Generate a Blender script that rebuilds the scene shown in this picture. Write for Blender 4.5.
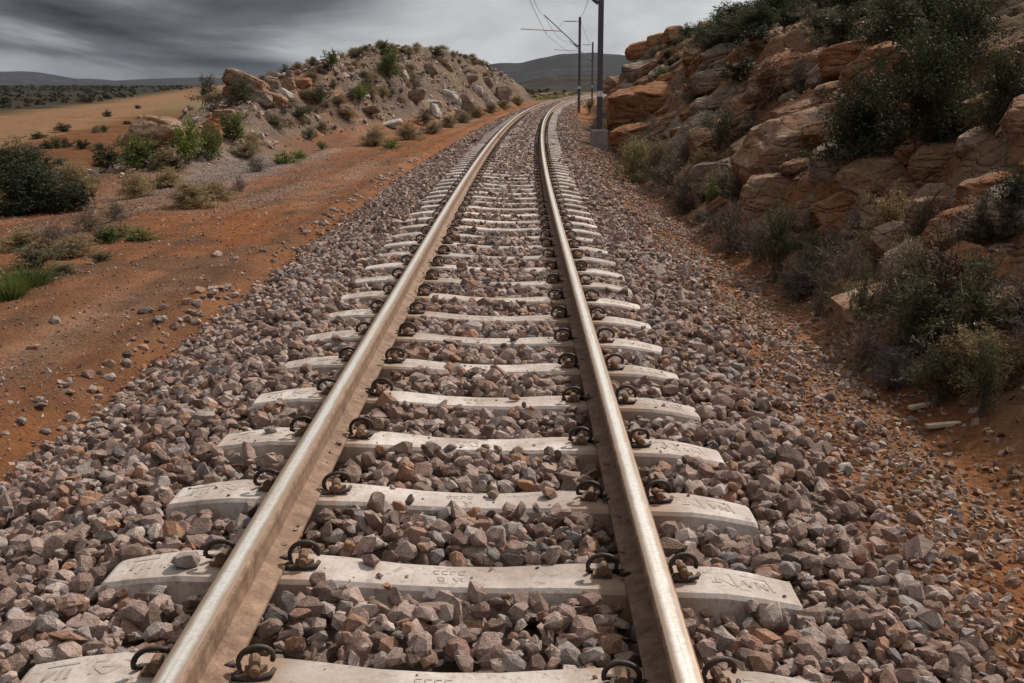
import bpy, bmesh, math, random
import numpy as np
from mathutils import Vector, Matrix, Euler

R = math.radians
scn = bpy.context.scene
for o in list(bpy.data.objects):
    bpy.data.objects.remove(o)
col = scn.collection

# ------------------------------------------------------------------ camera
F_PX = 1200.0
HORIZON_PX = 84.0
cam_d = bpy.data.cameras.new('camera')
cam_d.sensor_width = 36.0
cam_d.lens = F_PX / 1024 * 36.0
cam_d.clip_start = 0.05
cam_d.clip_end = 20000
cam = bpy.data.objects.new('camera', cam_d)
col.objects.link(cam)
PITCH = math.atan((341.5 - HORIZON_PX) / F_PX)
YAW = math.atan(7 / F_PX)
CAM_Z = 1.272
cam.location = (0, 0, CAM_Z)
cam.rotation_euler = (R(90) - PITCH, 0, YAW)
scn.camera = cam

# ------------------------------------------------------------------ world
SUN_EL, SUN_AZ = 40.0, 40.0          # azimuth: degrees to the right of the line of sight
world = bpy.data.worlds.new('World')
scn.world = world
world.use_nodes = True
wn, wl = world.node_tree.nodes, world.node_tree.links
wn.clear()


def N(tree, kind, **kw):
    n = tree.nodes.new(kind)
    for k, v in kw.items():
        setattr(n, k, v)
    return n


def ramp(tree, stops, interp='LINEAR'):
    n = tree.nodes.new('ShaderNodeValToRGB')
    n.color_ramp.interpolation = interp
    el = n.color_ramp.elements
    while len(el) < len(stops):
        el.new(0.5)
    for e, (p, c) in zip(el, stops):
        e.position = p
        e.color = (c[0], c[1], c[2], 1) if not isinstance(c, (int, float)) else (c, c, c, 1)
    return n


def mathn(tree, op, a, b=None, c=None, clamp=False):
    n = tree.nodes.new('ShaderNodeMath')
    n.operation = op
    n.use_clamp = clamp
    for i, v in enumerate((a, b, c)):
        if v is None:
            continue
        if isinstance(v, (int, float)):
            n.inputs[i].default_value = v
        else:
            tree.links.new(v, n.inputs[i])
    return n.outputs[0]


def mixc(tree, fac, a, b, blend='MIX'):
    n = tree.nodes.new('ShaderNodeMix')
    n.data_type = 'RGBA'
    n.blend_type = blend
    n.clamp_factor = True
    for s, v in ((n.inputs[0], fac), (n.inputs[6], a), (n.inputs[7], b)):
        if isinstance(v, (int, float)):
            s.default_value = v
        elif isinstance(v, (tuple, list)):
            s.default_value = (v[0], v[1], v[2], 1)
        else:
            tree.links.new(v, s)
    return n.outputs[2]


wt = world.node_tree
sky = N(wt, 'ShaderNodeTexSky', sky_type='NISHITA')
sky.sun_disc = False
sky.sun_elevation = R(SUN_EL)
sky.sun_rotation = R(SUN_AZ)
sky.altitude = 800
bg_sky = N(wt, 'ShaderNodeBackground')
bg_sky.inputs[1].default_value = 0.06
wl.new(sky.outputs[0], bg_sky.inputs[0])
tc = N(wt, 'ShaderNodeTexCoord')
sep = N(wt, 'ShaderNodeSeparateXYZ')
wl.new(tc.outputs['Generated'], sep.inputs[0])
zz = mathn(wt, 'ADD', mathn(wt, 'MAXIMUM', sep.outputs[2], 0.0), 0.10)
cu = mathn(wt, 'DIVIDE', sep.outputs[0], zz)
cv = mathn(wt, 'DIVIDE', sep.outputs[1], zz)
cmb = N(wt, 'ShaderNodeCombineXYZ')
wl.new(cu, cmb.inputs[0]); wl.new(mathn(wt, 'MULTIPLY', cv, 0.42), cmb.inputs[1]); cmb.inputs[2].default_value = 41.7
nz1 = N(wt, 'ShaderNodeTexNoise')
nz1.inputs['Scale'].default_value = 0.55
nz1.inputs['Detail'].default_value = 7
nz1.inputs['Roughness'].default_value = 0.52
nz1.inputs['Distortion'].default_value = 0.5
wl.new(cmb.outputs[0], nz1.inputs['Vector'])
# storm bank to the left, broken bright cloud ahead and to the right
storm = mathn(wt, 'MULTIPLY_ADD', sep.outputs[0], 2.6, 0.40, clamp=True)
low = mathn(wt, 'MULTIPLY_ADD', sep.outputs[2], -4.6, 0.50, clamp=True)
zen = mathn(wt, 'MULTIPLY', mathn(wt, 'MULTIPLY_ADD', sep.outputs[2], 1.8, -0.35, clamp=True), 0.62)     # an overcast sky is brightest overhead
tone = mathn(wt, 'ADD', mathn(wt, 'MULTIPLY_ADD', nz1.outputs[0], 2.2, -1.1), mathn(wt, 'ADD', mathn(wt, 'MULTIPLY', storm, 1.0), mathn(wt, 'ADD', low, zen)))
cl = ramp(wt, [(0.0, (0.030, 0.032, 0.039)), (0.18, (0.10, 0.104, 0.118)), (0.36, (0.27, 0.275, 0.29)), (0.58, (0.50, 0.505, 0.51)), (1.0, (0.62, 0.625, 0.63))])
wl.new(mathn(wt, 'MULTIPLY', tone, 0.6), cl.inputs[0])
bg_cl = N(wt, 'ShaderNodeBackground')
bg_cl.inputs[1].default_value = 0.95
wl.new(cl.outputs[0], bg_cl.inputs[0])
nz2 = N(wt, 'ShaderNodeTexNoise')
nz2.inputs['Scale'].default_value = 0.55
nz2.inputs['Detail'].default_value = 5
wl.new(cmb.outputs[0], nz2.inputs['Vector'])
cov = ramp(wt, [(0.28, 0.8), (0.42, 1.0)])
wl.new(nz2.outputs[0], cov.inputs[0])
mx = N(wt, 'ShaderNodeMixShader')
wl.new(cov.outputs[0], mx.inputs[0]); wl.new(bg_sky.outputs[0], mx.inputs[1]); wl.new(bg_cl.outputs[0], mx.inputs[2])
wo = N(wt, 'ShaderNodeOutputWorld')
wl.new(mx.outputs[0], wo.inputs[0])

# ------------------------------------------------------------------ sun
sd = bpy.data.lights.new('sun', 'SUN')
sd.energy = 3.5
sd.angle = R(2.5)
sd.color = (1.0, 0.93, 0.84)
sun = bpy.data.objects.new('sun', sd)
col.objects.link(sun)
sv = Vector((math.sin(R(SUN_AZ)) * math.cos(R(SUN_EL)), math.cos(R(SUN_AZ)) * math.cos(R(SUN_EL)), math.sin(R(SUN_EL))))
sun.rotation_euler = sv.to_track_quat('Z', 'Y').to_euler()
sun.location = (20, 20, 30)

vs = scn.view_settings
vs.view_transform = 'Standard'
vs.look = 'None'
vs.exposure = 0.5
vs.gamma = 1
vs.use_curve_mapping = False
scn.cycles.max_bounces = 6
scn.cycles.diffuse_bounces = 3
scn.cycles.glossy_bounces = 2
scn.cycles.transmission_bounces = 2
scn.cycles.volume_bounces = 0

# ------------------------------------------------------------------ numpy noise
def _hash(ix, iy, iz, seed):
    h = (ix.astype(np.int64) * 374761393 + iy.astype(np.int64) * 668265263 + iz.astype(np.int64) * 2147483647 + seed * 1442695041) & 0xFFFFFFFF
    h = ((h ^ (h >> 13)) * 1274126177) & 0xFFFFFFFF
    h = ((h ^ (h >> 15)) * 2246822519) & 0xFFFFFFFF
    return ((h ^ (h >> 16)) & 0xFFFFFF) / float(0xFFFFFF)


def vnoise2(x, y, seed=0):
    x = np.asarray(x, float); y = np.asarray(y, float)
    ix, iy = np.floor(x), np.floor(y)
    fx, fy = x - ix, y - iy
    fx = fx * fx * fx * (fx * (fx * 6 - 15) + 10); fy = fy * fy * fy * (fy * (fy * 6 - 15) + 10)
    z0 = np.zeros_like(ix)
    a = _hash(ix, iy, z0, seed); b = _hash(ix + 1, iy, z0, seed)
    c = _hash(ix, iy + 1, z0, seed); d = _hash(ix + 1, iy + 1, z0, seed)
    return (a + (b - a) * fx) * (1 - fy) + (c + (d - c) * fx) * fy


def vnoise3(p, seed=0):
    i = np.floor(p)
    f = p - i
    f = f * f * (3 - 2 * f)
    r = 0
    for dx in (0, 1):
        for dy in (0, 1):
            for dz in (0, 1):
                w = (f[:, 0] if dx else 1 - f[:, 0]) * (f[:, 1] if dy else 1 - f[:, 1]) * (f[:, 2] if dz else 1 - f[:, 2])
                r = r + w * _hash(i[:, 0] + dx, i[:, 1] + dy, i[:, 2] + dz, seed)
    return r


def fbm2(x, y, seed=0, octv=4, gain=0.5):
    """-1 .. 1"""
    x = np.asarray(x, float); y = np.asarray(y, float)
    t, a, s = 0.0, 1.0, 0.0
    for k in range(octv):
        cs, sn = math.cos(0.6 * k), math.sin(0.6 * k)
        t = t + a * (vnoise2((x * cs - y * sn) * 2 ** k, (x * sn + y * cs) * 2 ** k, seed + k * 17) * 2 - 1)
        s += a
        a *= gain
    return t / s


def fbm3(p, seed=0, octv=3):
    t, a, s = 0.0, 1.0, 0.0
    for k in range(octv):
        t = t + a * (vnoise3(p * 2 ** k, seed + 31 * k) * 2 - 1)
        s += a
        a *= 0.5
    return t / s


def sstep(a, b, x):
    t = np.clip((np.asarray(x, float) - a) / (b - a), 0, 1)
    return t * t * (3 - 2 * t)


# ------------------------------------------------------------------ terrain functions (z = 0 is the mean top of the rails)
CANT = 0.031


def xc(y):
    y = np.asarray(y, float)
    q = np.maximum(y - 10, 0)
    return -0.19 + 0.00045 * q * q


def cant(t):
    t = np.asarray(t, float)
    return -CANT * t * (1 - sstep(1.2, 2.2, np.abs(t)))


CREST = np.array([(-8.6, 24, .12), (-8.4, 30, .55), (-8.8, 36, 1.2), (-9.2, 42, 1.75), (-8.9, 46, 2.3), (-8.3, 52, 2.7), (-7.7, 60, 3.4), (-7.2, 70, 4.0),
                  (-5.6, 80, 3.95), (-3.4, 95, 3.1), (-1.6, 105, 2.3), (0.3, 113, .5)], float)


def mound(x, y):
    best = np.zeros(np.broadcast(x, y).shape)
    for (a, b) in zip(CREST[:-1], CREST[1:]):
        dx, dy = b[0] - a[0], b[1] - a[1]
        L2 = dx * dx + dy * dy
        u = np.clip(((x - a[0]) * dx + (y - a[1]) * dy) / L2, 0, 1)
        px, py = a[0] + u * dx, a[1] + u * dy
        h = a[2] + u * (b[2] - a[2])
        dist = np.hypot((x - px), (y - py) * 0.55)
        w = 1.6 + 0.72 * h
        best = np.maximum(best, h * sstep(0.0, 1.0, 1.12 - dist / w) )
    return best


PROF_T = [-6000, -60, -25, -12, -7, -5.2, -2.75, -2.5, -2.3, -2.05, -1.3, -1.0, 1.0, 1.3, 1.75, 2.4, 3.2, 60, 6000]
PROF_Z = [-1.6, -1.4, -1.15, -.95, -.68, -.55, -.50, -.455, -.545, -.52, -.27, -.255, -.255, -.27, -.42, -.60, -.62, -.62, -.62]


def hill(t, y):
    toe = 2.45 + 0.35 * fbm2(y * 0.35, y * 0 + 3, 5, 2) + 0.5 * sstep(22, 34, y) * (1 - sstep(60, 90, y))
    s = t - toe
    h1 = np.interp(y, [0, 8, 16, 30, 50, 70], [1.7, 1.9, 2.3, 2.9, 3.4, 3.2])
    face = h1 * sstep(-0.15, 3.0, s) ** 0.85
    up = np.interp(y, [0, 10, 20, 40, 70], [0.42, 0.40, 0.33, 0.30, 0.20]) * np.maximum(s - 2.2, 0)
    up = 9.0 * (1 - np.exp(-up / 9.0))
    env = (1 - sstep(62, 108, y - 0.9 * np.clip(s, 0, 40) * 0.3))
    return (face + up) * env, s, env


def height(x, y, detail=True):
    x = np.asarray(x, float); y = np.asarray(y, float)
    t = x - xc(y)
    z = np.interp(t, PROF_T, PROF_Z) + cant(t)
    m = mound(x, y)
    hl, s, env = hill(t, y)
    # ground rolls away to the left beyond the dirt
    z = z + m + hl
    if detail:
        near = 1 / (1 + (y / 60.0) ** 2)
        rough_l = sstep(2.1, 2.4, -t)
        z = z + rough_l * (0.035 * fbm2(x * 1.3, y * 0.8, 11, 4) + 0.022 * fbm2(x * 6, y * 5, 12, 4) * near)
        # wheel ruts along the service track
        z = z - rough_l * 0.03 * np.exp(-((t + 3.2) / 0.22) ** 2) - rough_l * 0.03 * np.exp(-((t + 4.5) / 0.25) ** 2)
        z = z + sstep(5.0, 9.0, -t) * 0.22 * fbm2(x * 0.25, y * 0.22, 13, 4) * (1 - sstep(40, 120, -t))
        mm = sstep(0.15, 1.2, m)
        rid = 1 - np.abs(fbm2(x * 0.9, y * 0.5, 21, 4))
        z = z + mm * (0.55 * (rid - 0.72) + 0.16 * fbm2(x * 2.2, y * 1.5, 22, 4) + 0.30 * fbm2(x * .35, y * .33, 23, 2))
        # gullies and ledges down the mound's track side
        rr = sstep(0.1, 0.9, s) * env
        fr = sstep(0.1, 0.8, s) * (1 - sstep(3.4, 6.0, s)) * env
        ledge = z * 1.7 + 0.5 * fbm2(x * .6, y * .6, 33, 2) + 0.25 * y * 0.3
        st = (np.floor(ledge) + sstep(0.55, 1.0, ledge - np.floor(ledge))) / 1.7
        z = z + fr * 0.55 * (st - ledge / 1.7 + 0.12)
        rid2 = 1 - np.abs(fbm2(x * 0.8 + y * 0.35, y * 0.8, 31, 4))
        z = z + fr * (0.38 * (rid2 - 0.75)) + rr * 0.10 * fbm2(x * 1.7, y * 1.7, 32, 4) + rr * 0.035 * fbm2(x * 6, y * 6, 34, 3)
        z = z + sstep(4, 9, s) * env * 0.35 * fbm2(x * 0.3, y * 0.3, 35, 3)
    return z


#TERRAIN_END
# ------------------------------------------------------------------ mesh helpers
def mesh_np(name, V, Fc, attrs=None, smooth=False, colors=None):
    V = np.asarray(V, np.float32); Fc = np.asarray(Fc, np.int32)
    n, k = Fc.shape
    me = bpy.data.meshes.new(name)
    me.vertices.add(len(V)); me.vertices.foreach_set('co', V.ravel())
    me.loops.add(n * k); me.loops.foreach_set('vertex_index', Fc.ravel())
    me.polygons.add(n)
    me.polygons.foreach_set('loop_start', np.arange(0, n * k, k, dtype=np.int32))
    me.polygons.foreach_set('use_smooth', np.full(n, smooth, dtype=bool))
    me.update(calc_edges=True)
    for nm, a in (attrs or {}).items():
        at = me.attributes.new(nm, 'FLOAT', 'POINT'); at.data.foreach_set('value', np.asarray(a, np.float32))
    for nm, a in (colors or {}).items():
        at = me.attributes.new(nm, 'FLOAT_COLOR', 'POINT'); at.data.foreach_set('color', np.asarray(a, np.float32).ravel())
    me.validate()
    return me


class MB:
    """collects boxes, tubes and free faces into one mesh"""
    def __init__(self):
        self.v, self.f, self.mi = [], [], []

    def add(self, verts, faces, m=0):
        b = len(self.v)
        self.v += [tuple(p) for p in verts]
        self.f += [tuple(i + b for i in f) for f in faces]
        self.mi += [m] * len(faces)

    def box(self, c, s, rot=None, m=0):
        rot = rot or Matrix.Identity(3)
        vs_ = [Vector(c) + rot @ Vector((sx * s[0] / 2, sy * s[1] / 2, sz * s[2] / 2)) for sx in (-1, 1) for sy in (-1, 1) for sz in (-1, 1)]
        self.add(vs_, [(0, 1, 3, 2), (4, 6, 7, 5), (0, 4, 5, 1), (2, 3, 7, 6), (0, 2, 6, 4), (1, 5, 7, 3)], m)

    def tube(self, pts, rad, n=8, cap=True, m=0):
        pts = [Vector(p) for p in pts]
        rads = rad if isinstance(rad, (list, tuple)) else [rad] * len(pts)
        rings = []
        up = Vector((0, 0, 1))
        for i, p in enumerate(pts):
            d = (pts[min(i + 1, len(pts) - 1)] - pts[max(i - 1, 0)]).normalized()
            a = d.cross(up)
            if a.length < 1e-3:
                a = d.cross(Vector((1, 0, 0)))
            a.normalize()
            b = d.cross(a).normalized()
            rings.append([p + (a * math.cos(q) + b * math.sin(q)) * rads[i] for q in [2 * math.pi * j / n for j in range(n)]])
        vs_ = [v for r in rings for v in r]
        fs = []
        for i in range(len(pts) - 1):
            for j in range(n):
                fs.append((i * n + j, i * n + (j + 1) % n, (i + 1) * n + (j + 1) % n, (i + 1) * n + j))
        if cap:
            fs.append(tuple(range(n - 1, -1, -1)))
            fs.append(tuple(range((len(pts) - 1) * n, len(pts) * n)))
        self.add(vs_, fs, m)

    def mesh(self, name, smooth=False):
        me = bpy.data.meshes.new(name)
        me.from_pydata(self.v, [], self.f)
        me.polygons.foreach_set('material_index', self.mi)
        if smooth:
            me.polygons.foreach_set('use_smooth', [True] * len(self.f))
        bm = bmesh.new(); bm.from_mesh(me)
        bmesh.ops.recalc_face_normals(bm, faces=bm.faces)
        bm.to_mesh(me); bm.free()
        me.update()
        return me


def obj(name, me, mat=None, parent=None, loc=(0, 0, 0), rot=(0, 0, 0), scale=(1, 1, 1)):
    o = bpy.data.objects.new(name, me)
    col.objects.link(o)
    if mat is not None and me is not None and not me.materials:
        for m in (mat if isinstance(mat, (list, tuple)) else [mat]):
            me.materials.append(m)
    o.location = loc
    o.rotation_euler = rot
    o.scale = scale if isinstance(scale, (tuple, list, Vector)) else (scale,) * 3
    if parent:
        o.parent = parent
    return o


def tag(o, label=None, cat=None, group=None, kind=None):
    if label: o['label'] = label
    if cat: o['category'] = cat
    if group: o['group'] = group
    if kind: o['kind'] = kind
    return o


# ------------------------------------------------------------------ materials
def new_mat(name, rough=0.9):
    m = bpy.data.materials.new(name)
    m.use_nodes = True
    t = m.node_tree
    b = t.nodes['Principled BSDF']
    b.inputs['Roughness'].default_value = rough
    b.inputs['Specular IOR Level'].default_value = 0.25
    return m, t, b


def noise(t, vec, scale, detail=4, rough=0.55, dist=0.0):
    n = N(t, 'ShaderNodeTexNoise')
    n.inputs['Scale'].default_value = scale
    n.inputs['Detail'].default_value = detail
    n.inputs['Roughness'].default_value = rough
    n.inputs['Distortion'].default_value = dist
    if vec is not None:
        t.links.new(vec, n.inputs['Vector'])
    return n.outputs[0]


def bump(t, b, h, strength=0.5, dist=0.02):
    n = N(t, 'ShaderNodeBump')
    n.inputs['Strength'].default_value = strength
    n.inputs['Distance'].default_value = dist
    t.links.new(h, n.inputs['Height'])
    t.links.new(n.outputs[0], b.inputs['Normal'])
    return n


def pos(t):
    return N(t, 'ShaderNodeNewGeometry').outputs['Position']


def ocoord(t):
    return N(t, 'ShaderNodeTexCoord').outputs['Object']


def cracks(t, p):
    mp = N(t, 'ShaderNodeMapping'); mp.inputs['Scale'].default_value = (1.0, 0.8, 2.1)
    mp.inputs['Rotation'].default_value = (0.2, 0.62, 0.15)
    t.links.new(p, mp.inputs['Vector'])
    nd = N(t, 'ShaderNodeTexNoise'); nd.inputs['Scale'].default_value = 2.2; nd.inputs['Detail'].default_value = 4
    t.links.new(p, nd.inputs['Vector'])
    ad = N(t, 'ShaderNodeVectorMath', operation='MULTIPLY_ADD'); ad.inputs[1].default_value = (.5, .5, .5)
    t.links.new(nd.outputs['Color'], ad.inputs[0]); t.links.new(mp.outputs[0], ad.inputs[2])
    out = []
    for sc in (0.9, 2.6):
        v = N(t, 'ShaderNodeTexVoronoi', feature='DISTANCE_TO_EDGE'); v.inputs['Scale'].default_value = sc
        t.links.new(ad.outputs[0], v.inputs['Vector'])
        r = ramp(t, [(0.0, 0.0), (0.05, 0.8), (0.14, 1.0)]); t.links.new(v.outputs['Distance'], r.inputs[0])
        out.append(r.outputs[0])
    return mathn(t, 'ADD', mathn(t, 'MULTIPLY', out[0], 0.6), mathn(t, 'MULTIPLY', out[1], 0.4))


def mat_ground():
    m, t, b = new_mat('ground_mix', 0.95)
    b.inputs['Specular IOR Level'].default_value = 0.04
    p = pos(t)
    at = N(t, 'ShaderNodeAttribute', attribute_name='base')
    n1 = noise(t, p, 1.7, 6, 0.6)
    n2 = noise(t, p, 38, 5, 0.7)
    vor = N(t, 'ShaderNodeTexVoronoi'); vor.inputs['Scale'].default_value = 17
    t.links.new(p, vor.inputs['Vector'])
    vr = N(t, 'ShaderNodeSeparateColor'); t.links.new(vor.outputs['Color'], vr.inputs[0])
    stone = ramp(t, [(0.0, (0.55, 0.5, 0.48)), (0.5, (1.0, 0.97, 0.95)), (1.0, (1.5, 1.45, 1.4))])
    t.links.new(vr.outputs[0], stone.inputs[0])
    r1 = ramp(t, [(0.25, 0.72), (0.75, 1.28)]); t.links.new(n1, r1.inputs[0])
    r2 = ramp(t, [(0.25, 0.62), (0.5, 1.0), (0.78, 1.4)]); t.links.new(n2, r2.inputs[0])
    c = mixc(t, 1.0, at.outputs['Color'], r1.outputs[0], 'MULTIPLY')
    c = mixc(t, 0.85, c, r2.outputs[0], 'MULTIPLY')
    cg = mixc(t, 1.0, c, stone.outputs[0], 'MULTIPLY')
    c = mixc(t, at.outputs['Alpha'], c, cg)
    t.links.new(c, b.inputs['Base Color'])
    hgt = mathn(t, 'ADD', mathn(t, 'MULTIPLY', n2, 0.7), mathn(t, 'MULTIPLY', mathn(t, 'MULTIPLY', vor.outputs['Distance'], -1.6), at.outputs['Alpha']))
    hgt = mathn(t, 'ADD', hgt, n1)
    rk = N(t, 'ShaderNodeAttribute', attribute_name='rocky').outputs['Fac']
    ck = cracks(t, p)
    hgt = mathn(t, 'ADD', hgt, mathn(t, 'MULTIPLY', mathn(t, 'MULTIPLY', ck, 2.2), rk))
    bump(t, b, hgt, 0.9, 0.05)
    return m


def mat_stone(name, by_object=False, warm=0.0):
    m, t, b = new_mat(name, 0.85)
    oc = ocoord(t)
    if by_object:
        rnd = N(t, 'ShaderNodeObjectInfo').outputs['Random']
        nv = noise(t, oc, 1.6, 4, 0.6)
        nf = noise(t, oc, 9, 4, 0.7)
    else:
        rnd = N(t, 'ShaderNodeAttribute', attribute_name='rnd').outputs['Fac']
        nv = noise(t, oc, 30, 4, 0.6)
        nf = noise(t, oc, 160, 3, 0.7)
    w = warm
    cr = ramp(t, [(0.0, (0.115 + .02 * w, 0.082, 0.068)), (0.16, (0.215 + .02 * w, 0.162, 0.138 - .01 * w)), (0.36, (0.31 + .01 * w, 0.245 - .012 * w, 0.215 - .035 * w)), (0.55, (0.385, 0.318, 0.283 - .03 * w)),
                  (0.66, (0.245, 0.172, 0.142 - .015 * w)), (0.76, (0.34, 0.205, 0.13)), (0.83, (0.20, 0.19, 0.19)), (0.91, (0.45, 0.40, 0.365)), (1.0, (0.15, 0.148, 0.158))])
    t.links.new(rnd, cr.inputs[0])
    rv = ramp(t, [(0.28, (0.66, 0.62, 0.58)), (0.72, (1.28, 1.26, 1.24))]); t.links.new(nv, rv.inputs[0])
    c = mixc(t, 1.0, cr.outputs[0], rv.outputs[0], 'MULTIPLY')
    c = mixc(t, 1.0, c, (1.12, 1.03, 1.0), 'MULTIPLY')
    if not by_object:
        ru = N(t, 'ShaderNodeAttribute', attribute_name='rust').outputs['Fac']
        c = mixc(t, mathn(t, 'MULTIPLY', ru, 0.55), c, (0.17, 0.095, 0.055))
    rf = ramp(t, [(0.3, 0.78), (0.7, 1.22)]); t.links.new(nf, rf.inputs[0])
    c = mixc(t, 1.0, c, rf.outputs[0], 'MULTIPLY')
    t.links.new(c, b.inputs['Base Color'])
    hh = mathn(t, 'ADD', mathn(t, 'MULTIPLY', nv, 1.6), nf)
    bump(t, b, hh, 0.9, 0.010)
    return m


def mat_rock(name, c0, c1, c2, scale=1.0, bs=1.0, crack=False):
    m, t, b = new_mat(name, 0.92)
    b.inputs['Specular IOR Level'].default_value = 0.05
    oc = pos(t)
    mp = N(t, 'ShaderNodeMapping'); mp.inputs['Scale'].default_value = (1, 1, 2.6)
    mp.inputs['Rotation'].default_value = (0.25, 0.35, 0)
    t.links.new(oc, mp.inputs['Vector'])
    n1 = noise(t, mp.outputs[0], 1.6 * scale, 6, 0.62, 0.4)
    n2 = noise(t, oc, 7 * scale, 6, 0.7)
    n3 = noise(t, oc, 45 * scale, 4, 0.7)
    r1 = ramp(t, [(0.30, c0), (0.5, c1), (0.68, c2)]); t.links.new(n1, r1.inputs[0])
    r2 = ramp(t, [(0.3, 0.55), (0.55, 1.0), (0.75, 1.35)]); t.links.new(n2, r2.inputs[0])
    c = mixc(t, 0.9, r1.outputs[0], r2.outputs[0], 'MULTIPLY')
    r3 = ramp(t, [(0.3, 0.75), (0.7, 1.2)]); t.links.new(n3, r3.inputs[0])
    c = mixc(t, 1.0, c, r3.outputs[0], 'MULTIPLY')
    t.links.new(c, b.inputs['Base Color'])
    h = mathn(t, 'ADD', mathn(t, 'MULTIPLY', n1, 1.2), mathn(t, 'ADD', mathn(t, 'MULTIPLY', n2, 0.9), mathn(t, 'MULTIPLY', n3, 0.22)))
    if crack:
        h = mathn(t, 'ADD', mathn(t, 'MULTIPLY', h, .8), mathn(t, 'MULTIPLY', cracks(t, oc), 0.6))
    bump(t, b, h, 1.0, 0.10 * bs)
    return m


def mat_leaf(name, c0, c1, trans=0.25):
    m, t, b = new_mat(name, 0.75)
    rnd = N(t, 'ShaderNodeAttribute', attribute_name='rnd').outputs['Fac']
    oi = N(t, 'ShaderNodeObjectInfo').outputs['Random']
    cr = ramp(t, [(0.0, c0), (1.0, c1)]); t.links.new(rnd, cr.inputs[0])
    hv = ramp(t, [(0.0, (0.75, 0.78, 0.8)), (1.0, (1.25, 1.15, 1.0))]); t.links.new(oi, hv.inputs[0])
    c = mixc(t, 1.0, cr.outputs[0], hv.outputs[0], 'MULTIPLY')
    t.links.new(c, b.inputs['Base Color'])
    b.inputs['Specular IOR Level'].default_value = 0.15
    tr = N(t, 'ShaderNodeBsdfTranslucent'); t.links.new(c, tr.inputs[0])
    ms = N(t, 'ShaderNodeMixShader'); ms.inputs[0].default_value = trans
    out = t.nodes['Material Output']
    t.links.new(b.outputs[0], ms.inputs[1]); t.links.new(tr.outputs[0], ms.inputs[2]); t.links.new(ms.outputs[0], out.inputs[0])
    return m


def mat_concrete():
    m, t, b = new_mat('sleeper_concrete', 0.88)
    p = pos(t)
    oi = N(t, 'ShaderNodeObjectInfo').outputs['Random']
    n1 = noise(t, p, 4.5, 6, 0.65)
    n2 = noise(t, p, 55, 5, 0.7)
    mp = N(t, 'ShaderNodeMapping'); mp.inputs['Scale'].default_value = (26, 3, 3); t.links.new(p, mp.inputs['Vector'])
    n3 = noise(t, mp.outputs[0], 1, 4, 0.6)
    r1 = ramp(t, [(0.28, (0.37, 0.295, 0.25)), (0.48, (0.51, 0.445, 0.405)), (0.72, (0.60, 0.545, 0.505))]); t.links.new(n1, r1.inputs[0])
    st = ramp(t, [(0.52, 0.0), (0.75, 0.6)]); t.links.new(n3, st.inputs[0])
    c = mixc(t, st.outputs[0], r1.outputs[0], (0.34, 0.235, 0.165))
    r2 = ramp(t, [(0.30, 0.45), (0.40, 0.92), (0.7, 1.10)]); t.links.new(n2, r2.inputs[0])
    c = mixc(t, 1.0, c, r2.outputs[0], 'MULTIPLY')
    n5 = noise(t, p, 1.9, 5, 0.6, 0.6)
    gr = ramp(t, [(0.42, 0.0), (0.64, 0.65)]); t.links.new(n5, gr.inputs[0])
    c = mixc(t, gr.outputs[0], c, (0.24, 0.175, 0.135))
    n6 = noise(t, p, 18, 4, 0.75)
    sp_ = ramp(t, [(0.56, 0.0), (0.65, 0.55)]); t.links.new(n6, sp_.inputs[0])
    c = mixc(t, sp_.outputs[0], c, (0.19, 0.13, 0.095))
    rv = ramp(t, [(0, 0.74), (1, 1.06)]); t.links.new(oi, rv.inputs[0])
    c = mixc(t, 1.0, c, rv.outputs[0], 'MULTIPLY')
    # rust wash around the rail seats (object space: the sleeper runs along x)
    oc = N(t, 'ShaderNodeSeparateXYZ'); t.links.new(ocoord(t), oc.inputs[0])
    ax = mathn(t, 'ABSOLUTE', oc.outputs[0])
    dd = mathn(t, 'ABSOLUTE', mathn(t, 'SUBTRACT', ax, 0.568))
    dd = mathn(t, 'ADD', dd, mathn(t, 'MULTIPLY', mathn(t, 'SUBTRACT', n1, 0.5), 0.22))
    rs = ramp(t, [(0.10, 0.75), (0.21, 0.0)]); t.links.new(dd, rs.inputs[0])
    c = mixc(t, rs.outputs[0], c, (0.27, 0.165, 0.10))
    t.links.new(c, b.inputs['Base Color'])
    bump(t, b, n2, 0.35, 0.004)
    return m


def mat_rust(name, c0=(0.10, 0.055, 0.035), c1=(0.30, 0.19, 0.12), rough=0.85, sc=14):
    m, t, b = new_mat(name, rough)
    p = pos(t)
    n1 = noise(t, p, sc, 6, 0.65); n2 = noise(t, p, sc * 7, 4, 0.7)
    r1 = ramp(t, [(0.3, c0), (0.7, c1)]); t.links.new(n1, r1.inputs[0])
    r2 = ramp(t, [(0.3, 0.7), (0.7, 1.2)]); t.links.new(n2, r2.inputs[0])
    c = mixc(t, 1.0, r1.outputs[0], r2.outputs[0], 'MULTIPLY')
    t.links.new(c, b.inputs['Base Color'])
    bump(t, b, n2, 0.4, 0.003)
    return m


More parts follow.
